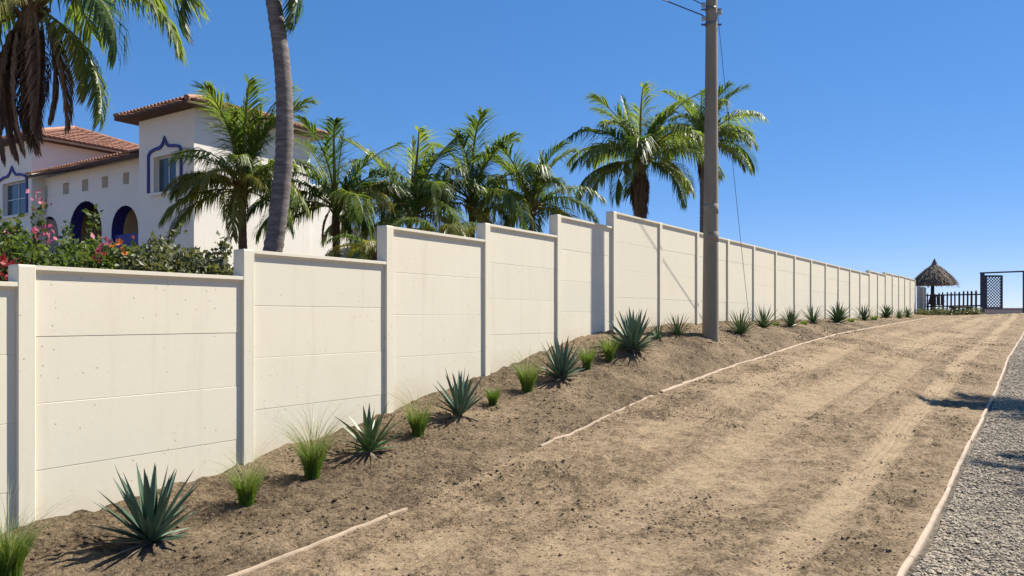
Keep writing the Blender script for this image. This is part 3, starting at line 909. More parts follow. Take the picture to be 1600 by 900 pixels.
# ------------------------------------------------------------------ agaves, yuccas and grass clumps
def blade_mesh(name, width, bendz, fold, mat, seg=6, thick=.014):
    """a stiff leaf of length 1 along +x, channelled, with an underside"""
    V = []; Q = []
    for k in range(seg+1):
        s = k/seg
        wd = width*(.55+.9*s*(1-s)*2)*(1-s**3.2)*.5 + .0009
        z = bendz*s*s
        V += [(s, -wd, z+fold*wd), (s, 0, z), (s, wd, z+fold*wd), (s, 0, z-thick*(1-s)-.001)]
    for k in range(seg):
        a = k*4; b = a+4
        Q += [(a, a+1, b+1, b), (a+1, a+2, b+2, b+1), (a+2, a+3, b+3, b+2), (a+3, a, b, b+3)]
    return npmesh(name, np.array(V), quads=np.array(Q), smooth=False, mats=[M[mat]])
LEAVES = {'agave': [blade_mesh("leaf", .125, b, .45, 'agave') for b in (.0, .03, -.06)],
          'yucca': [blade_mesh("leaf", .12, b, .5, 'yucca') for b in (-.10, -.22, -.03)],
          'thin':  [blade_mesh("leaf", .06, b, .45, 'yucca') for b in (-.03, -.12, .02)],
          'dry':   [blade_mesh("dry_leaf", .075, b, .3, 'agave_dry') for b in (-.05, -.12)]}

def rosette(px, py, hpx, style, nleaf, ndry, seed, label, cat="agave", group="agaves and yuccas along the wall", lo=2, parts=True, name="agave"):
    r_ = random.Random(seed)
    x, y = hit(px, py)
    L = hpx*y/F*1.02
    root = empty(name, (x, y, gz(x, y)-.01), r_.uniform(0, 6), label, cat, group)
    acc = []
    for i in range(nleaf):
        u = (i+.5)/nleaf
        el = 86 - (86-lo)*u**.85 + r_.uniform(-5, 5)
        az = i*2.39996 + r_.uniform(-.18, .18)
        s = L*(.70+.30*math.sin(R(max(0, el))))*(.80+.25*math.sin(math.pi*min(1, u+.25)))*r_.uniform(.88, 1.08)
        acc.append((LEAVES[style][r_.randrange(3)], az, el, s, r_.uniform(-.3, .3), "leaf", .045*L))
    for i in range(ndry):
        acc.append((LEAVES['dry'][r_.randrange(2)], r_.uniform(0, 6.28), r_.uniform(-9, 4), L*r_.uniform(.45, .72), r_.uniform(-.6, .6), "dry_leaf", .02*L))
    if parts:
        for me, az, el, s, roll, nm, zz in acc:
            o = new_obj(nm, me, root)
            o.rotation_euler = (Matrix.Rotation(az, 3, 'Z') @ Matrix.Rotation(-R(el), 3, 'Y') @ Matrix.Rotation(roll, 3, 'X')).to_euler()
            o.location = (math.cos(az)*.03*L, math.sin(az)*.03*L, zz)
            o.scale = (s, s, s)
        mb = MB(); mb.smooth = True
        mb.lathe([(.01, -.05*L), (.075*L, -.02*L), (.06*L, .05*L), (.02*L, .09*L)], n=8)
        mb.build("stem", M['agave_dry'], root)
    else:
        for nm in ("leaf", "dry_leaf"):
            V = []; Q = []; o = 0
            for me, az, el, s, roll, n_, zz in acc:
                if n_ != nm: continue
                rot = np.array(Matrix.Rotation(az, 3, 'Z') @ Matrix.Rotation(-R(el), 3, 'Y') @ Matrix.Rotation(roll, 3, 'X'))
                co = np.empty(len(me.vertices)*3, np.float32); me.vertices.foreach_get("co", co)
                V.append(co.reshape(-1, 3)*s @ rot.T + np.array([0, 0, zz]))
                Q.append(np.array([p.vertices[:] for p in me.polygons])+o); o += len(me.vertices)
            if V:
                new_obj("foliage" if nm == "leaf" else "dry_leaves", npmesh(nm, np.concatenate(V), quads=np.concatenate(Q), mats=[acc[0][0].materials[0] if nm == "leaf" else M['agave_dry']]), root, kind="stuff")
    return root

rosette(235, 848, 118, 'agave', 46, 12, 1, "largest spiky agave nearest the camera with a dark shadow on its left", lo=8)
rosette(577, 712, 74, 'yucca', 26, 12, 2, "bright green agave with curved leaves between the second and third wall panels", lo=6)
rosette(718, 652, 70, 'agave', 28, 7, 3, "upright blue green agave in front of the third full wall panel", lo=28)
rosette(877, 594, 62, 'agave', 42, 10, 4, "dense agave below the narrow post with grass clumps on both sides", lo=5)
rosette(989, 550, 64, 'agave', 56, 14, 5, "full dense agave left of the utility pole with dry dark lower leaves", lo=4)
rosette(1028, 530, 30, 'thin', 26, 4, 6, "small green yucca between the dense agave and the utility pole", "yucca", lo=20, name="yucca")
rosette(1059, 524, 36, 'thin', 40, 6, 7, "wispy yucca closest to the left side of the utility pole", "yucca", lo=4, name="yucca")
far = [(1157, 522, 34, "first agave right of the utility pole"), (1193, 512, 30, "second agave right of the utility pole"),
       (1235, 511, 26, "third agave right of the utility pole"), (1270, 506, 24, "fourth agave right of the utility pole in the row by the wall"),
       (1309, 505, 26, "darkest fullest agave, fifth right of the utility pole"), (1350, 501, 22, "sixth agave right of the utility pole in the row by the wall"),
       (1385, 498, 17, "small bushy agave, third from the far end of the wall"), (1405, 497.5, 14, "small agave second from the far end of the wall"),
       (1418, 497, 15, "last small agave at the far end of the cream wall")]
for i, (px, py, hp, lb) in enumerate(far):
    rosette(px, py, hp*1.22, 'thin' if i not in (4, 6) else 'yucca', 52, 8, 20+i, lb, lo=2, parts=(i < 2))

def grass(px, py, hpx, wpx, dpx, seed, label, nb=420, nw=70, tint=0):
    r_ = np.random.default_rng(seed)
    x, y = hit(px, py)
    k = y/F; h = hpx*k; wh = wpx*k; rad = dpx*k/2
    root = empty("grass_clump", (x, y, gz(x, y)-.015), 0, label, "ornamental grass", "grass clumps along the wall")
    def blades(n, hh, r0, spread, wd, curl, seg, nm, mat):
        V = []; Q = []
        for i in range(n):
            a = r_.random()*6.283; rr = r0*math.sqrt(r_.random())
            bx = rr*math.cos(a); by = rr*math.sin(a)
            L = hh*(.55+.5*r_.random())
            out = spread*(rr/r0*.8+.25*r_.random())
            a2 = a + (r_.random()-.5)*1.4
            ca, sa = math.cos(a2), math.sin(a2)
            ph = r_.random()*3.14; wx, wy = math.cos(ph)*wd, math.sin(ph)*wd
            o = len(V)
            for q in range(seg+1):
                s = q/seg
                th = out*s + curl*s*s*(.5+r_.random()*.1)
                d_ = L*s*math.sin(min(1.5, th)); z = L*s*math.cos(min(1.5, th))
                ww = 1-s*.92
                V.append((bx+ca*d_-wx*ww, by+sa*d_-wy*ww, z)); V.append((bx+ca*d_+wx*ww, by+sa*d_+wy*ww, z))
            for q in range(seg):
                Q.append((o+2*q, o+2*q+1, o+2*q+3, o+2*q+2))
        return new_obj(nm, npmesh(nm, np.array(V), quads=np.array(Q), mats=[M[mat]]), root, kind="stuff")
    blades(nb, h, rad*.48, .36, .0026+.0004*y*.4, .34, 4, "blades", 'grass')
    if nw:
        blades(int(nw*1.6), wh*1.38, rad*.42, .55, .0016+.00022*y, .85, 7, "seed_stems", 'grass_wisp')  # arching pale stems
    return root
grass(12, 905, 100, 145, 74, 1, "large tufted grass cut by the left edge of the photo", 520, 75)
grass(385, 787, 66, 98, 46, 2, "tufted grass in front of the second wall post", 420, 70)
grass(488, 748, 72, 118, 46, 3, "tall feathery grass with pale wisps in front of the second full panel", 460, 110)
grass(653, 682, 50, 80, 38, 4, "feathery grass just right of the bright green agave", 400, 55)
grass(770, 632, 32, 36, 26, 5, "smallest rounded grass tuft in front of the tall narrow panel", 300, 8)
grass(824, 612, 50, 72, 36, 6, "feathery grass left of the dense agave under the wall", 420, 50)
grass(917, 577, 40, 50, 25, 7, "upright thin grass just right of the dense agave", 260, 16)
grass(952, 563, 42, 50, 24, 8, "upright grass at the foot of the pole's shadow on the wall", 280, 14)
for j, (px, py, lb) in enumerate([(1212, 508, "low weed tuft between the second and third agaves past the pole"), (1256, 507, "low weed tuft left of the fourth agave past the pole"),
                                  (1330, 503, "low weed tuft right of the darkest agave"), (1366, 500.5, "low weed tuft left of the small bushy far agave")]):
    o = grass(px, py, 9, 0, 18, 40+j, lb, 160, 0); o.name = "weed_tuft"; o["category"] = "weed"; o["group"] = "weeds by the wall"

# ------------------------------------------------------------------ flowering bushes behind the wall
def bush(name, lumps, nleaf, lsize, mats, flowers, seed, label, cat, sprigs=(), group="flowering bushes behind the wall"):
    r_ = np.random.default_rng(seed)
    lumps = [(Vector(c_), rr) for c_, rr in lumps]
    b0 = lumps[0][0]
    base = Vector((b0.x, b0.y, gz(b0.x, b0.y)))
    root = empty(name, base, 0, label, cat, group)
    wts = np.array([rr**2 for _, rr in lumps]); wts = wts/wts.sum()
    def pick(n, shell=.35):
        idx = r_.choice(len(lumps), n, p=wts)
        d = r_.normal(size=(n, 3)); d /= np.linalg.norm(d, axis=1)[:, None]
        d[:, 2] = np.abs(d[:, 2])*1.0 - .25*r_.random(n)
        rad = np.array([lumps[i][1] for i in idx])*(1-shell*r_.random(n)**1.5)
        rad = rad*(1+.30*(vnoise(d[:, 0]*3.1+idx*5, d[:, 1]*3.1+d[:, 2]*4, seed)-.5)*2)
        c_ = np.array([lumps[i][0][:] for i in idx])
        return c_ + d*rad[:, None] - np.array(base[:]), d
    def leaves(p, d, size, nm, mt, kind="stuff"):
        n = len(p)
        u = d*.5 + r_.normal(size=(n, 3))*.75; u /= np.linalg.norm(u, axis=1)[:, None]
        v = np.cross(u, r_.normal(size=(n, 3))); v /= np.linalg.norm(v, axis=1)[:, None]
        nn = np.cross(u, v)
        s = size*(.6+.7*r_.random(n))[:, None]
        a = p; b = p+u*s*.5+v*s*.33+nn*s*.08; c_ = p+u*s; e_ = p+u*s*.5-v*s*.33+nn*s*.08
        V = np.stack([a, b, c_, e_], 1).reshape(-1, 3)
        i = (np.arange(n)*4)[:, None]
        T = np.concatenate([i+np.array([[0, 1, 2]]), i+np.array([[0, 2, 3]])])
        return new_obj(nm, npmesh(nm, V, tris=T, mats=[M[mt]]), root, kind=kind)
    p, d = pick(nleaf)
    for (px_, pt_) in sprigs:
        q = np.array([Vector(px_).lerp(Vector(pt_), x_)[:] for x_ in r_.random(60)]) - np.array(base[:]) + r_.normal(size=(60, 3))*.035
        p = np.concatenate([p, q]); d = np.concatenate([d, r_.normal(size=(60, 3))])
    leaves(p, d, lsize, "foliage", mats)
    for mt, n, clump, where in flowers:
        if where is None:
            pc, dc = pick(max(1, n//clump), .08)
        else:
            pc = np.array([Vector(w_)[:] for w_ in where]) - np.array(base[:]); dc = np.tile([[0, 0, 1.]], (len(pc), 1))
            clump = max(1, n//len(pc))
        pp = np.repeat(pc, clump, 0) + r_.normal(size=(len(pc)*clump, 3))*.055
        leaves(pp, np.repeat(dc, clump, 0), lsize*.9, "flowers", mt)
    tw = MB()
    for k in range(26):
        c_, rr = lumps[k % len(lumps)]
        dv = Vector(r_.normal(size=3)); dv.z = abs(dv.z)+.3; dv.normalize()
        s0 = Vector((c_.x+r_.normal()*.1, c_.y+r_.normal()*.1, gz(c_.x, c_.y)))-base
        s1 = c_ + dv*rr*.97 - base
        tw.tube([s0, s0.lerp(s1, .5)+Vector(r_.normal(size=3))*.06, s1], [.014, .009, .004], 5, False)
    for (a, b) in sprigs:
        a = Vector(a)-base; b = Vector(b)-base
        tw.tube([a, a.lerp(b, .5)+Vector((.03, 0, 0)), b], [.008, .006, .003], 5, False)
    tw.build("branches", M['twig'], root)
    return root

bush("bougainvillea_bush", [(P(15, 450, 8.2), .56), (P(60, 446, 8.8), .42), (P(-40, 430, 8.5), .7), (P(92, 448, 8.3), .36)], 6500, .075, 'leaf',
     [('red', 130, 7, None), ('pink', 54, 18, [P(74, 366, 8.6), P(58, 370, 8.6), P(8, 372, 8.6)]), ('pink', 14, 14, [P(64, 318, 8.6)]), ('red', 60, 12, [P(6, 408, 7.7), P(14, 424, 7.7), P(2, 440, 7.7)])], 3,
     "flowering bush with red and pink blossoms at the left end above the wall", "bush", [(P(62, 400, 8.6), P(64, 322, 8.6)), (P(10, 400, 8.6), P(26, 348, 8.6))])
bush("bougainvillea_bush", [(P(128, 444, 8.8), .45), (P(165, 447, 8.4), .42), (P(205, 449, 8.6), .42), (P(148, 434, 9.3), .42)], 7000, .075, 'leaf',
     [('orange', 10, 10, [P(190, 385, 8.2)]), ('pink', 8, 8, [P(160, 382, 8.2)]), ('red', 90, 12, None)], 4,
     "bright green flowering bush with a few orange blossoms in front of the arches", "bush", [(P(140, 390, 9), P(148, 330, 9)), (P(108, 392, 9), P(104, 350, 9))])
bush("green_bush", [(P(252, 443, 8.6), .44), (P(295, 444, 8.6), .38), (P(232, 445, 8.3), .38), (P(330, 452, 8.4), .34)], 5200, .07, 'leaf_dull', [('red', 20, 10, None)], 5,
     "duller green bush with no blossoms left of the second wall post", "bush", [(P(250, 400, 9), P(282, 355, 9)), (P(345, 425, 8.4), P(352, 372, 8.4)), (P(340, 425, 8.4), P(345, 380, 8.4))])

# ------------------------------------------------------------------ white house
HC = Vector((-9.11, 22.0, EYE))
HA = math.atan2(-.555, .832)
house = empty("white_house", HC, HA, "white two storey house with terracotta roofs, blue arches and window surrounds", "house")
HM = Matrix.Translation(HC) @ Matrix.Rotation(HA, 4, 'Z')
HI = HM.inverted()
def face_pt(px, py, yl):
    """local (x, z) on the facade plane local y = yl seen in a photo pixel"""
    o = HI @ Vector((0, 0, EYE)); q = HI @ P(px, py, 10)
    dv = q-o; k = (yl-o.y)/dv.y; h_ = o+dv*k
    return h_.x, h_.z
def pierced(name, outer, holes, y0, y1, mat, mat2, parent):
    """wall panel in the local xz plane from y0 (front) to y1 with openings; reveals take mat2"""
    loops = [outer]+holes
    tri = tessellate_polygon([[Vector((a, b, 0)) for a, b in l] for l in loops])
    pts = [p for l in loops for p in l]; n_ = len(pts)
    mb = MB()
    mb.v = [(a, y0, b) for a, b in pts] + [(a, y1, b) for a, b in pts]
    def face(f, mi):
        mb.f.append(f); mb.m.append(mi); mb.sm.append(False)
    for t in tri:
        face((t[0], t[1], t[2]), 0); face((t[2]+n_, t[1]+n_, t[0]+n_), 0)
    o = 0
    for li, l in enumerate(loops):
        for k in range(len(l)):
            a = o+k; b = o+(k+1) % len(l)
            face((a, b, b+n_, a+n_), 0 if li == 0 else 1)
        o += len(l)
    return mb.build(name, [mat, mat2], parent)
def rect(x0, x1, z0, z1): return [(x0, z0), (x1, z0), (x1, z1), (x0, z1)]
def arch(x0, x1, z0, z1, n=12):
    """round arch, top at z1"""
    r_ = (x1-x0)/2; cx = (x0+x1)/2; zc = z1-r_
    return [(x0, z0), (x1, z0)] + [(cx+r_*math.cos(math.pi*k/n), zc+r_*math.sin(math.pi*k/n)) for k in range(n+1)]
TX, TY = 2.8, 4.0
TH = 6.02
# tower front with its window
wx0, wz1 = face_pt(240, 246, 0); wx1, _ = face_pt(275, 246, 0); _, wz0 = face_pt(240, 302, 0)
pierced("wall", rect(-TX, 0, -.5, TH), [rect(wx0, wx1, wz0, wz1)], 0, .35, M['house'], M['house'], house)
mb = MB(); mb.box(-.30, -.001, .352, TY, -.5, TH); mb.build("wall", M['house'], house)
mb = MB(); mb.box(-TX+.001, -TX+.3, .352, TY, -.5, TH); mb.build("wall", M['house'], house)
mb = MB(); mb.box(-TX, 0, TY+.002, TY+.3, -.5, TH); mb.build("wall", M['house'], house)
def window(x0, x1, z0, z1, y, nx, nz, parent):
    fm = MB(); t = .05
    fm.box(x0, x1, y, y+.06, z0, z0+t); fm.box(x0, x1, y, y+.06, z1-t, z1)
    fm.box(x0, x0+t, y+.002, y+.058, z0+t, z1-t); fm.box(x1-t, x1, y+.002, y+.058, z0+t, z1-t)
    for k in range(1, nx):
        xx = x0+(x1-x0)*k/nx; fm.box(xx-.022, xx+.022, y+.004, y+.056, z0+t, z1-t)
    for k in range(1, nz):
        zz = z0+(z1-z0)*k/nz; fm.box(x0+t, x1-t, y+.006, y+.054, zz-.018, zz+.018)
    wo_ = fm.build("window", M['frame'], parent)
    for i in range(nx):
        for j in range(nz):
            g_ = MB(); g_.box(x0+(x1-x0)*i/nx+.02, x0+(x1-x0)*(i+1)/nx-.02, y+.025, y+.035, z0+(z1-z0)*j/nz+.02, z0+(z1-z0)*(j+1)/nz-.02)
            g_.build("pane", M['glass'], wo_)
    return wo_
window(wx0, wx1, wz0, wz1, .14, 2, 1, house)
sl_ = MB(); sl_.box(wx0-.12, wx1+.12, -.07, .13, wz0-.10, wz0-.004, .01); sl_.build("window_sill", M['house'], house)
def surround(pxs, y, mirror_px):
    pts = [face_pt(a, b, y) for a, b in pxs]
    cx = face_pt(mirror_px, pxs[-1][1], y)[0]
    full = pts + [(2*cx-a, b) for a, b in reversed(pts[:-1])]
    mb = MB()
    hw_ = .045
    for (a, b), (c_, d_) in zip(full, full[1:]):
        mb.obox((a, y-.03, b), (c_, y-.03, d_), .07, hw_*2, (0, 1, 0)) if False else None
    # mitred ribbon with depth
    n_ = len(full); L_ = []; R_ = []
    for i in range(n_):
        a = Vector((*full[max(i-1, 0)], 0)); b = Vector((*full[i], 0)); c_ = Vector((*full[min(i+1, n_-1)], 0))
        t = ((b-a).normalized() if i else Vector((0, 0, 0))) + ((c_-b).normalized() if i < n_-1 else Vector((0, 0, 0)))
        t.normalize(); nn = Vector((-t.y, t.x, 0))
        L_.append(b+nn*hw_); R_.append(b-nn*hw_)
    v = []
    for i in range(n_):
        for q, yy in ((L_[i], y-.05), (R_[i], y-.05), (R_[i], y+.01), (L_[i], y+.01)):
            v.append((q.x, yy, q.y))
    f = []
    for i in range(n_-1):
        for j in range(4):
            f.append((i*4+j, i*4+(j+1) % 4, (i+1)*4+(j+1) % 4, (i+1)*4+j))
    f += [(0, 1, 2, 3), tuple(range((n_-1)*4, n_*4))]
    mb.add(v, f)
    return mb.build("window_surround", M['blue'], house)
surround([(233, 302), (233, 244), (236, 238), (243, 234), (251, 231), (255, 226), (258, 215)], 0, 258)
# lower wing to the right of the tower
mb = MB(); mb.box(-2.9, -.06, TY+.305, 6.15, -.5, 4.35); mb.build("wall", M['house'], house)
mb = MB(); mb.box(-2.95, -.0, TY+.305, 6.22, 4.352, 4.46, .01); mb.build("parapet", M['house'], house)
# middle range with small windows and arches
YM = .45
holes = []; smalls = []
for px, py in ((70, 300), (103, 294.5), (133, 289.5), (164, 284.5), (197, 278.5)):
    x0, z1 = face_pt(px-5.2, py-9, YM); x1, z0 = face_pt(px+5.2, py+9, YM)
    holes.append(rect(x0, x1, z0, z1)); smalls.append((x0, x1, z0, z1))
arches = []
for a, b, top, bot in ((62, 91, 338, 395), (108, 159, 314, 395), (174, 216, 321, 395)):
    x0, _ = face_pt(a, top, YM); x1, _ = face_pt(b, top, YM); _, z1 = face_pt((a+b)/2, top, YM); _, z0 = face_pt((a+b)/2, bot, YM)
    arches.append((x0, x1, z0, z1))
    holes.append(arch(x0, x1, z0, z1))
pierced("wall", rect(-9.6, -TX-.001, -.5, 5.03), holes, YM, YM+.4, M['house'], M['blue'], house)
for x0, x1, z0, z1 in smalls:
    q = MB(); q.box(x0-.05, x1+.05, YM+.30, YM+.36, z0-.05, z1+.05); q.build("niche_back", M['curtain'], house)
    # white reveals in the small openings
    for (a, b, c_, d_) in ((x0, x1, z0, z0+.02), (x0, x1, z1-.02, z1), (x0, x0+.02, z0+.02, z1-.02), (x1-.02, x1, z0+.02, z1-.02)):
        rr = MB(); rr.box(a, b, YM-.003, YM+.298, c_, d_); rr.build("window_reveal", M['house'], house)
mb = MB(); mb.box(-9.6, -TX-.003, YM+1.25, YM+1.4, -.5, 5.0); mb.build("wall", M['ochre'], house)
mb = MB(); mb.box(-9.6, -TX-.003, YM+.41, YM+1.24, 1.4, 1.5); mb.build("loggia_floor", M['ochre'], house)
mb = MB(); mb.box(-9.6, -TX-.003, YM+.41, YM+1.24, 4.3, 4.4); mb.build("loggia_ceiling", M['house'], house)
x0, x1, z0, z1 = arches[2]
mb = MB(); mb.box(x0+.02, x1-.02, YM+.1, YM+.16, z0, z0+.62); mb.build("balcony_rail", M['blue'], house)
mb = MB(); mb.box((x0+x1)/2+.05, x1-.12, YM+.9, YM+1.3, z0, z1-.3); mb.build("inner_pillar", M['curtain'], house)
# left wing
WX0, WX1, WH = -15.5, -9.602, 6.35
ax0, az1 = face_pt(4, 288, 0); ax1, _ = face_pt(42, 288, 0); _, az0 = face_pt(22, 336, 0)
pierced("wall", rect(WX0, WX1, -.5, WH), [rect(ax0, ax1, az0, az1)], 0, .35, M['house'], M['house'], house)
mb = MB(); mb.box(WX1-.3, WX1-.001, .352, 5.6, -.5, WH); mb.build("wall", M['house'], house)
mb = MB(); mb.box(WX0, WX1, 5.602, 5.9, -.5, WH); mb.build("wall", M['house'], house)
window(ax0, ax1, az0, az1, .14, 2, 2, house)
sl_ = MB(); sl_.box(ax0-.12, ax1+.12, -.07, .13, az0-.10, az0-.004, .01); sl_.build("window_sill", M['house'], house)
surround([(43, 332), (43, 280), (41, 275), (33, 272.5), (26, 273), (22.5, 269), (19.5, 261)], 0, 19.5)

def tile_plane(o, u, up, W, lens, mb, flat_mb):
    """barrel tiles: columns along the eave direction u (unit), up = slope unit vector, lens(x) = column length"""
    o = Vector(o); u = Vector(u); up = Vector(up); nrm = u.cross(up).normalized()
    if nrm.z < 0: nrm = -nrm
    sp = .175; n_ = int(W/sp)
    for i in range(n_):
        x = (i+.5)*W/n_; L = lens(x)
        if L < .12: continue
        r_ = sp*.46; ns = max(1, int(L/.38))
        for k in range(ns):
            a0 = L*k/ns; a1 = L*(k+1)/ns + .02
            v = []
            for (a, rr, lift) in ((a0, r_, .035), (a1, r_*.86, .004)):
                for j in range(6):
                    th = math.pi*j/5
                    v.append(o + u*(x+math.cos(th)*rr) + up*a + nrm*(math.sin(th)*rr*.8+lift+rnd.uniform(0, .006)))
            f = [(j, j+1, 6+j+1, 6+j) for j in range(5)]
            f.append((0, 1, 2, 3, 4, 5))
            mb.add(v, f)
def hip_roof(x0, x1, y0, y1, z, pitch, part_mats=True):
    tp = math.tan(R(pitch)); W = x1-x0; D = y1-y0; run = min(W, D)/2; zr = z + run*tp
    if D >= W:
        r0 = ((x0+x1)/2, y0+run, zr); r1 = ((x0+x1)/2, y1-run, zr)
    else:
        r0 = (x0+run, (y0+y1)/2, zr); r1 = (x1-run, (y0+y1)/2, zr)
    b = MB()
    c_ = [(x0, y0, z), (x1, y0, z), (x1, y1, z), (x0, y1, z)]
    v = c_ + [r0, r1] + [(a, b_, z-.07) for a, b_, _ in c_]
    if D >= W:
        f = [(0, 1, 4), (1, 2, 5, 4), (2, 3, 5), (3, 0, 4, 5)]
    else:
        f = [(0, 1, 5, 4), (1, 2, 5), (2, 3, 4, 5), (3, 0, 4)]
    f += [(1, 0, 6, 7), (2, 1, 7, 8), (3, 2, 8, 9), (0, 3, 9, 6), (6, 9, 8, 7)]
    b.add(v, f)
    ro = b.build("roof", M['timber'], house)
    t = MB(); cs = math.cos(R(pitch)); sn = math.sin(R(pitch))
    ln = lambda Wd: (lambda x: min(x, Wd-x, run)/cs)
    tile_plane((x0, y0, z+.01), (1, 0, 0), (0, cs, sn), W, ln(W), t, None)
    tile_plane((x1, y0, z+.01), (0, 1, 0), (-cs, 0, sn), D, ln(D), t, None)
    tile_plane((x0, y0, z+.01), (0, 1, 0), (cs, 0, sn), D, ln(D), t, None)
    for a in c_:
        e_ = min((r0, r1), key=lambda q: (Vector(q)-Vector(a)).length)
        t.tube([Vector(a)+Vector((0, 0, .06)), Vector(e_)+Vector((0, 0, .06))], .085, 6)
    t.build("roof_tiles", M['tile'], ro, kind="stuff")
    return ro
hip_roof(-TX-.5, .40, -.5, TY+.8, TH+.05, 21)
hip_roof(WX0-.4, WX1+.45, -.45, 6.3, WH+.05, 21)
# lean-to roof over the middle range
b = MB(); z0 = 5.06; run = 3.4; tp = math.tan(R(17)); y0 = -.05
b.add([(-9.95, y0, z0), (-TX-.02, y0, z0), (-TX-.02, y0+run, z0+run*tp), (-9.95, y0+run, z0+run*tp),
       (-9.95, y0, z0-.08), (-TX-.02, y0, z0-.08), (-TX-.02, y0+run, z0+run*tp-.08), (-9.95, y0+run, z0+run*tp-.08)],
      [(0, 1, 2, 3), (7, 6, 5, 4), (0, 4, 5, 1), (1, 5, 6, 2), (2, 6, 7, 3), (3, 7, 4, 0)])
ro = b.build("roof", M['timber'], house)
t = MB(); tile_plane((-9.95, y0, z0+.012), (1, 0, 0), (0, math.cos(R(17)), math.sin(R(17))), 9.95-TX-.02, lambda x: run/math.cos(R(17)), t, None)
t.build("roof_tiles", M['tile'], ro, kind="stuff")

# grey slab standing in for a distant building; parked car between house and palms
gw = MB(); gw.box(-2.2, 2.2, -.1, .1, -2.2, 1.1, .02); gw.box(-2.25, 2.25, -.14, .14, 1.102, 1.2, .02)
o = gw.build("far_building_slab", M['greywall']); p_ = P(590, 340, 30); o.location = (p_.x, p_.y, EYE+2.3)
tag(o, "grey stand-in slab for the distant building seen between the white house and the palms", "wall")
def car(loc, rz):
    root = empty("parked_car", loc, rz, "pale blue parked car just showing above the wall beside the white house", "car")
    # body side outline (x along the car), swept with a tumblehome
    low = [(-2.0, .35), (-2.05, .62), (-1.95, .85), (-.9, .93), (1.0, .93), (1.75, .86), (2.05, .7), (2.05, .38)]
    b = MB(); b.smooth = False
    n_ = len(low)
    v = [(x, -.82, z) for x, z in low] + [(x, .82, z) for x, z in low]
    b.add(v, [tuple(range(n_)), tuple(reversed(range(n_, 2*n_)))] + [(k, k+n_, (k+1) % n_+n_, (k+1) % n_) for k in range(n_)])
    roof = [(-1.35, .93, .76), (-.65, 1.46, .58), (.75, 1.46, .58), (1.35, .93, .76)]
    v = [(x, -y, z) for x, z, y in roof] + [(x, y, z) for x, z, y in roof]
    b.add(v, [(1, 2, 6, 5)])
    for a, c_ in ((0, 1), (1, 2), (2, 3)):
        for off in (0, 4):
            b.obox(v[a+off], v[c_+off], .07, .07)
    b.obox(v[1], v[5], .07, .07); b.obox(v[2], v[6], .07, .07)
    b.build("body", M['carpaint'], root)
    for nm, ids in (("windscreen", (2, 3, 7, 6)), ("rear_window", (0, 1, 5, 4)), ("side_window", (0, 3, 2, 1)), ("side_window", (4, 5, 6, 7))):
        q = MB(); q.add([Vector(v[i])*1.0-Vector((0, 0, .02)) for i in ids], [(0, 1, 2, 3)]); q.build(nm, M['glass'], root)
    for x in (-1.25, 1.3):
        for y in (-.78, .78):
            wv = MB(); wv.tube([(x, y-.1, .32), (x, y+.1, .32)], .32, 16); wo_ = wv.build("wheel", M['rubber'], root)
            rv = MB(); rv.tube([(x, y-.105, .32), (x, y+.105, .32)], .19, 12); rv.build("rim", M['steel'], wo_)
    return root
p_ = P(577, 400, 20); car((p_.x, p_.y, P(577, 391, 20).z-1.47), R(35))

# ------------------------------------------------------------------ utility pole, cables
px_, py_ = 3.945, 15.27
pb = Vector((px_, py_, gz(px_, py_)))
pole = empty("utility_pole", pb, 0, "tall tapering concrete utility pole on the bank beside the cream wall", "utility pole")
mb = MB(); mb.smooth = True
mb.tube([(0, 0, -.5), (0, 0, 0), (.012, 0, 3), (.022, 0, 6.4), (.03, 0, 9.2)], [.166, .162, .138, .112, .09], 20)
mb.build("shaft", M['concrete'], pole)
for z, r1 in ((2.0, .1475), (2.55, .1435), (6.22, .118), (6.52, .116)):
    b = MB(); b.smooth = True; hh = .10 if z < 3 else .035
    b.lathe([(r1-.01, -hh), (r1, -hh+.005), (r1, hh-.005), (r1-.01, hh)], (.012, 0, z), 20)
    b.build("band" if z > 3 else "painted_band", M['steel'] if z > 3 else M['concrete_light'], pole)
for sx, z in ((-1, 6.22), (1, 6.22), (-1, 6.52), (1, 6.52)):
    b = MB(); b.obox((.02+sx*.09, 0, z), (.02+sx*.20, 0, z), .03, .03); b.build("bolt", M['steel'], pole)
for sx, z in ((-1, 6.33), (1, 6.45), (-1, 6.6)):
    b = MB(); b.smooth = True
    b.lathe([(.02, 0), (.045, .015), (.03, .03), (.045, .05), (.03, .065), (.04, .085), (.015, .1)], (.02+sx*.165, -.03, z-.05), 10)
    b.build("insulator", M['porcelain'], pole)
def cable(name, pts, r_, label, cat, sag=0):
    a, b = Vector(pts[0]), Vector(pts[1])
    q = [a.lerp(b, k/24) - Vector((0, 0, sag*4*(k/24)*(1-k/24))) for k in range(25)]
    mb = MB(); mb.smooth = True
    mb.tube([x-a for x in q], r_, 6)
    o = mb.build(name, M['cable']); o.location = a
    tag(o, label, cat); return o
cable("power_cable", [pb+Vector((-.14, 0, 6.40)), (-12.2, 3.1, EYE+6.8)], .011, "thicker black cable running left from the utility pole", "cable", .12)
cable("power_cable", [pb+Vector((-.14, 0, 6.62)), (-12.4, 3.6, EYE+8.1)], .009, "thin upper black cable leaving the top of the utility pole", "cable", .1)
ax, ay = 6.20, 20.05
cable("guy_wire", [pb+Vector((.13, .05, 6.75)), (ax, ay, gz(ax, ay)-.02)], .0055, "slanting guy wire from the utility pole down to the wall foot", "wire", .10)

# ------------------------------------------------------------------ beach end: palapa, pickets, gate
YE = 47.5
def flat_pt(px, py, Y=YE): return P(px, py, Y)
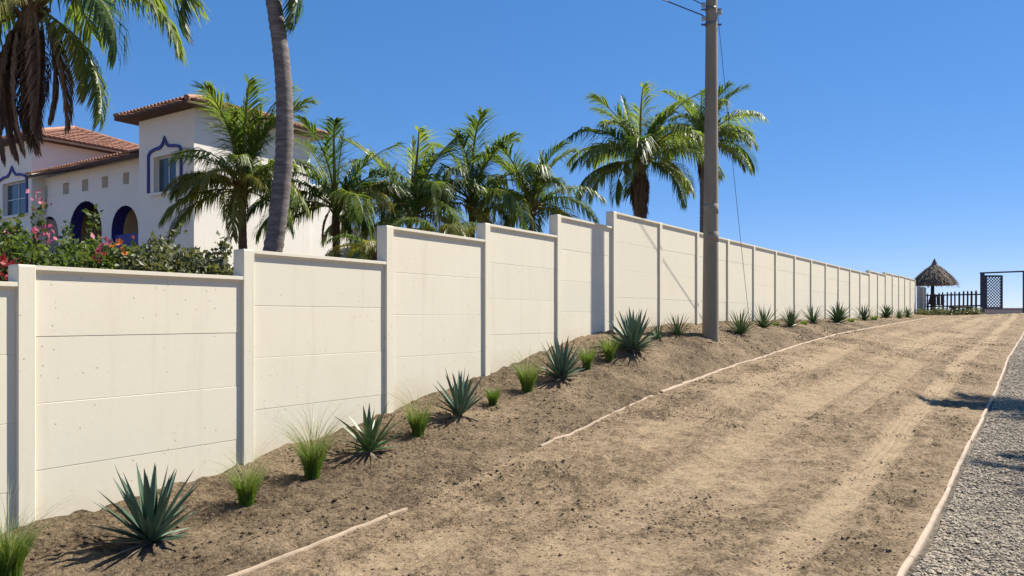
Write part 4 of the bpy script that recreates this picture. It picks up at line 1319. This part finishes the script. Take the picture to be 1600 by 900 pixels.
# thatched palapa
c_ = flat_pt(1459, 489, 50)
root = empty("palapa", (c_.x, c_.y, P(1459, 490, 50).z), 0, "round thatched palm umbrella with a pointed tip at the end of the wall", "thatched umbrella")
z0 = P(1459, 445, 50).z - root.location.z
mb = MB(); mb.smooth = True; mb.tube([(-.1, 0, -.4), (-.1, 0, .4), (-.07, 0, z0+.4)], [.13, .115, .10], 10); mb.build("post", M['darkwood'], root)
mb = MB()
prof = [(1.02, -.05), (1.27, -.02), (1.30, .12), (1.12, .38), (.86, .68), (.52, .98), (.26, 1.2), (.17, 1.33), (.15, 1.42), (.06, 1.62), (.015, 1.72)]
mb.lathe(prof, (.05, 0, z0), 28)
V = [list(v) for v in mb.v]
for v in V:
    a = math.atan2(v[1], v[0]-.05)
    k = 1+.07*math.sin(a*3+1)+.04*math.sin(a*7)
    v[0] = .05+(v[0]-.05)*k; v[1] *= k
mb.v = [tuple(v) for v in V]
th = mb.build("thatch", M['thatch'], root)
rr = np.random.default_rng(12)
Vv = []; Qq = []
for i in range(2600):
    u = rr.random()**.8; a = rr.random()*6.283
    k = 1+.07*math.sin(a*3+1)+.04*math.sin(a*7)
    zz = np.interp(u, [0, 1], [.02, 1.25]); rad = np.interp(zz, [q[1] for q in prof[1:]], [q[0] for q in prof[1:]])*k
    L = .18+.25*rr.random(); w_ = .012+.02*rr.random()
    ca, sa = math.cos(a), math.sin(a)
    p0 = np.array([.05+ca*rad*.98, sa*rad*.98, z0+zz+.03]); dr = np.array([ca*.8, sa*.8, -.72])+rr.normal(size=3)*.16
    dr /= np.linalg.norm(dr); sdv = np.array([-sa, ca, 0])*w_
    p1 = p0+dr*L
    o = len(Vv); Vv += [p0-sdv, p0+sdv, p1+sdv*.5, p1-sdv*.5]; Qq.append((o, o+1, o+2, o+3))
new_obj("thatch_strands", npmesh("thatch_strands", np.array(Vv), quads=np.array(Qq), mats=[M['thatch']]), root, kind="stuff")
# picket fence
a = flat_pt(1449, 489); b = flat_pt(1531, 488)
root = empty("picket_fence", (a.x, a.y, a.z-.1), 0, "dark timber picket fence between the palapa and the lattice gate", "fence")
for i, (px, tp, wd) in enumerate([(1449, 458, .09), (1461, 460, .08), (1467, 457, .09), (1473, 456, .09), (1480, 456, .09), (1486, 456, .1), (1492, 455, .09), (1498.7, 455.5, .11), (1505.3, 454, .10), (1511.7, 454, .1), (1518, 454, .12), (1525, 453.5, .12)]):
    p0 = flat_pt(px, 492)-root.location; p1 = flat_pt(px+rnd.uniform(-.4, .4), tp)-root.location
    mb = MB(); mb.tube([p0, p1-Vector((0, 0, .08)), p1], [wd/2, wd/2, .012], 8); mb.build("picket", M['darkwood'], root)
for yr in (460.5, 478):
    p0 = flat_pt(1446, yr+1, YE+.1)-root.location; p1 = flat_pt(1531, yr-.5, YE+.1)-root.location
    mb = MB(); mb.obox(p0, p1, .06, .08); mb.build("rail", M['darkwood'], root)
# grey boards by the wall end
a = flat_pt(1433.5, 490, 47.2)
root = empty("board_screen", (a.x, a.y, a.z-.1), 0, "screen of pale grey boards between the wall end and the palapa post", "screen")
for k in range(7):
    p0 = flat_pt(1433.4+k*2.1, 490, 47.2)-root.location; p1 = flat_pt(1433.4+k*2.1, 447.5+rnd.uniform(-.7, .9)+k*.25, 47.2)-root.location
    mb = MB(); mb.box(p0.x-.035, p0.x+.035, -.015+rnd.uniform(-.01, .01), .015, p0.z-.1, p1.z, .004); mb.build("board", M['greywood'], root)
# lattice gate with its frame
a = flat_pt(1536, 487); root = empty("gate_frame", (a.x, a.y, a.z-.05), 0, "open navy steel gate frame on the crest at the end of the road", "gate frame")
rel = lambda px, py, Y=YE: flat_pt(px, py, Y)-root.location
mb = MB(); q0 = rel(1535, 490); q1 = rel(1535, 427); mb.obox(q0, q1, .20, .16); mb.build("post", M['navy'], root)
mb = MB(); q0 = rel(1601, 490); q1 = rel(1601, 424); mb.obox(q0, q1, .14, .16); mb.build("post", M['navy'], root)
mb = MB(); q0 = rel(1532, 426.6); q1 = rel(1603, 423.9); mb.obox(q0, q1, .14, .09); mb.build("beam", M['navy'], root)
mb = MB(); q0 = rel(1540, 484); q1 = rel(1600, 484); mb.obox(q0, q1, .05, .035); mb.build("rail", M['navy'], root)
a = flat_pt(1552, 487, 47.7); root = empty("lattice_gate", (a.x, a.y, a.z-.05), 0, "navy diamond lattice gate leaf beside the left gate post", "gate")
rel = lambda px, py, Y=47.7: flat_pt(px, py, Y)-root.location
g0 = rel(1538.5, 482.5); g1 = rel(1566.5, 430)
fm = MB(); t_ = .13
fm.box(g0.x, g0.x+t_, -.03, .03, g0.z, g1.z); fm.box(g1.x-t_, g1.x, -.03, .03, g0.z, g1.z)
fm.box(g0.x+t_, g1.x-t_, -.028, .028, g0.z, g0.z+t_*.8); fm.box(g0.x+t_, g1.x-t_, -.028, .028, g1.z-t_*.8, g1.z); fm.build("frame", M['navy'], root)
xa, xb, za, zb = g0.x+t_-.01, g1.x-t_+.01, g0.z+.09, g1.z-.09
step = .185
for dirn, yy in ((1, -.012), (-1, .012)):
    k = -20
    while k < 40:
        # line x - dirn*z = c
        c0 = xa - za*dirn + k*step if dirn == 1 else xa + za + k*step
        pts = []
        for xx in (xa, xb):
            zz = (xx-c0)*dirn
            if za-1e-6 <= zz <= zb+1e-6: pts.append((xx, zz))
        for zz in (za, zb):
            xx = c0 + zz*dirn
            if xa < xx < xb: pts.append((xx, zz))
        if len(pts) >= 2:
            p0, p1 = pts[0], pts[-1]
            if (Vector(p0)-Vector(p1)).length > .06:
                mb = MB(); mb.obox((p0[0], yy, p0[1]), (p1[0], yy, p1[1]), .012, .045, (0, 1, 0)) if False else mb.tube([(p0[0], yy, p0[1]), (p1[0], yy, p1[1])], .025, 4)
                mb.build("slat", M['navy'], root)
        k += 1
# low rendered wall on the beach side of the gate
a = flat_pt(1572, 484, 50.5)
mb = MB(); mb.box(-1.4, 3.2, -.12, .12, -.6, .27, .015); mb.box(-1.45, 3.25, -.15, .15, .272, .33, .01)
o = mb.build("beach_wall", M['pinkwall']); o.location = (a.x, a.y, P(1572, 481, 50.5).z-.33)
tag(o, "low pinkish rendered wall beyond the gate opening", "wall")
# chairs under the palapa and a low bench
def chair(px, py, Y, rz, label):
    p_ = P(px, py, Y)
    root = empty("wooden_chair", (p_.x, p_.y, p_.z), rz, label, "chair", "chairs under the palapa")
    mb = MB(); mb.box(-.26, .26, -.25, .25, .38, .43, .012); mb.build("seat", M['darkwood'], root)
    mb = MB()
    for k in range(5):
        x = -.22+k*.11; mb.obox((x, .24, .40), (x*1.05, .42, 1.0+.04*(2-abs(k-2))), .085, .02)
    mb.build("backrest", M['darkwood'], root)
    for sx in (-1, 1):
        for sy in (-1, 1):
            l = MB(); l.obox((sx*.23, sy*.22, -.05), (sx*.23, sy*.22, .39), .05, .05); l.build("leg", M['darkwood'], root)
        ar = MB(); ar.obox((sx*.29, -.26, .62), (sx*.29, .33, .62), .08, .025); ar.build("armrest", M['darkwood'], root)
    return root
chair(1450, 485, 49, R(200), "dark wooden chair left of the palapa post")
chair(1468, 486, 49, R(150), "dark wooden chair right of the palapa post")
p_ = P(1505, 490, 46.6); root = empty("low_bench", p_, R(4), "dark low timber bench in front of the picket fence", "bench")
mb = MB(); mb.box(-.78, .55, -.2, .2, .34, .43, .015); mb.build("seat", M['darkwood'], root)
for x in (-.62, .35):
    mb = MB(); mb.box(x-.09, x+.09, -.17, .17, -.1, .339, .01); mb.build("leg", M['darkwood'], root)
# low dry plants along the foot of the fence
def lowhedge(px0, px1, py, hgt, seed, label, n, mt):
    r_ = np.random.default_rng(seed); Y = 46.4
    a = P(px0, py, Y); b = P(px1, py, Y)
    base = (a+b)/2
    root = empty("low_hedge", base, 0, label, "hedge", "low hedges at the road end")
    p = np.stack([r_.uniform(a.x, b.x, n)-base.x, r_.normal(size=n)*.22, np.abs(r_.random(n))*hgt*(.55+.9*r_.random(n))-.03], -1)
    p[:, 2] *= .6+.8*vnoise(p[:, 0]*2.2, p[:, 0]*0, seed)
    u = r_.normal(size=(n, 3)); u[:, 2] += .8; u /= np.linalg.norm(u, axis=1)[:, None]
    v = np.cross(u, r_.normal(size=(n, 3))); v /= np.linalg.norm(v, axis=1)[:, None]
    s = (.07+.09*r_.random(n))[:, None]
    V = np.stack([p, p+u*s*.5+v*s*.2, p+u*s, p+u*s*.5-v*s*.2], 1).reshape(-1, 3)
    i = (np.arange(n)*4)[:, None]
    new_obj("foliage", npmesh("foliage", V, quads=i+np.array([[0, 1, 2, 3]]), mats=[M[mt]]), root, kind="stuff")
lowhedge(1434, 1497, 492.5, .34, 4, "pale dry low hedge under the palapa at the road end", 2200, 'leaf_dull')
lowhedge(1497, 1531, 491.5, .30, 5, "dark low hedge by the bench at the road end", 1400, 'leaf_dull')
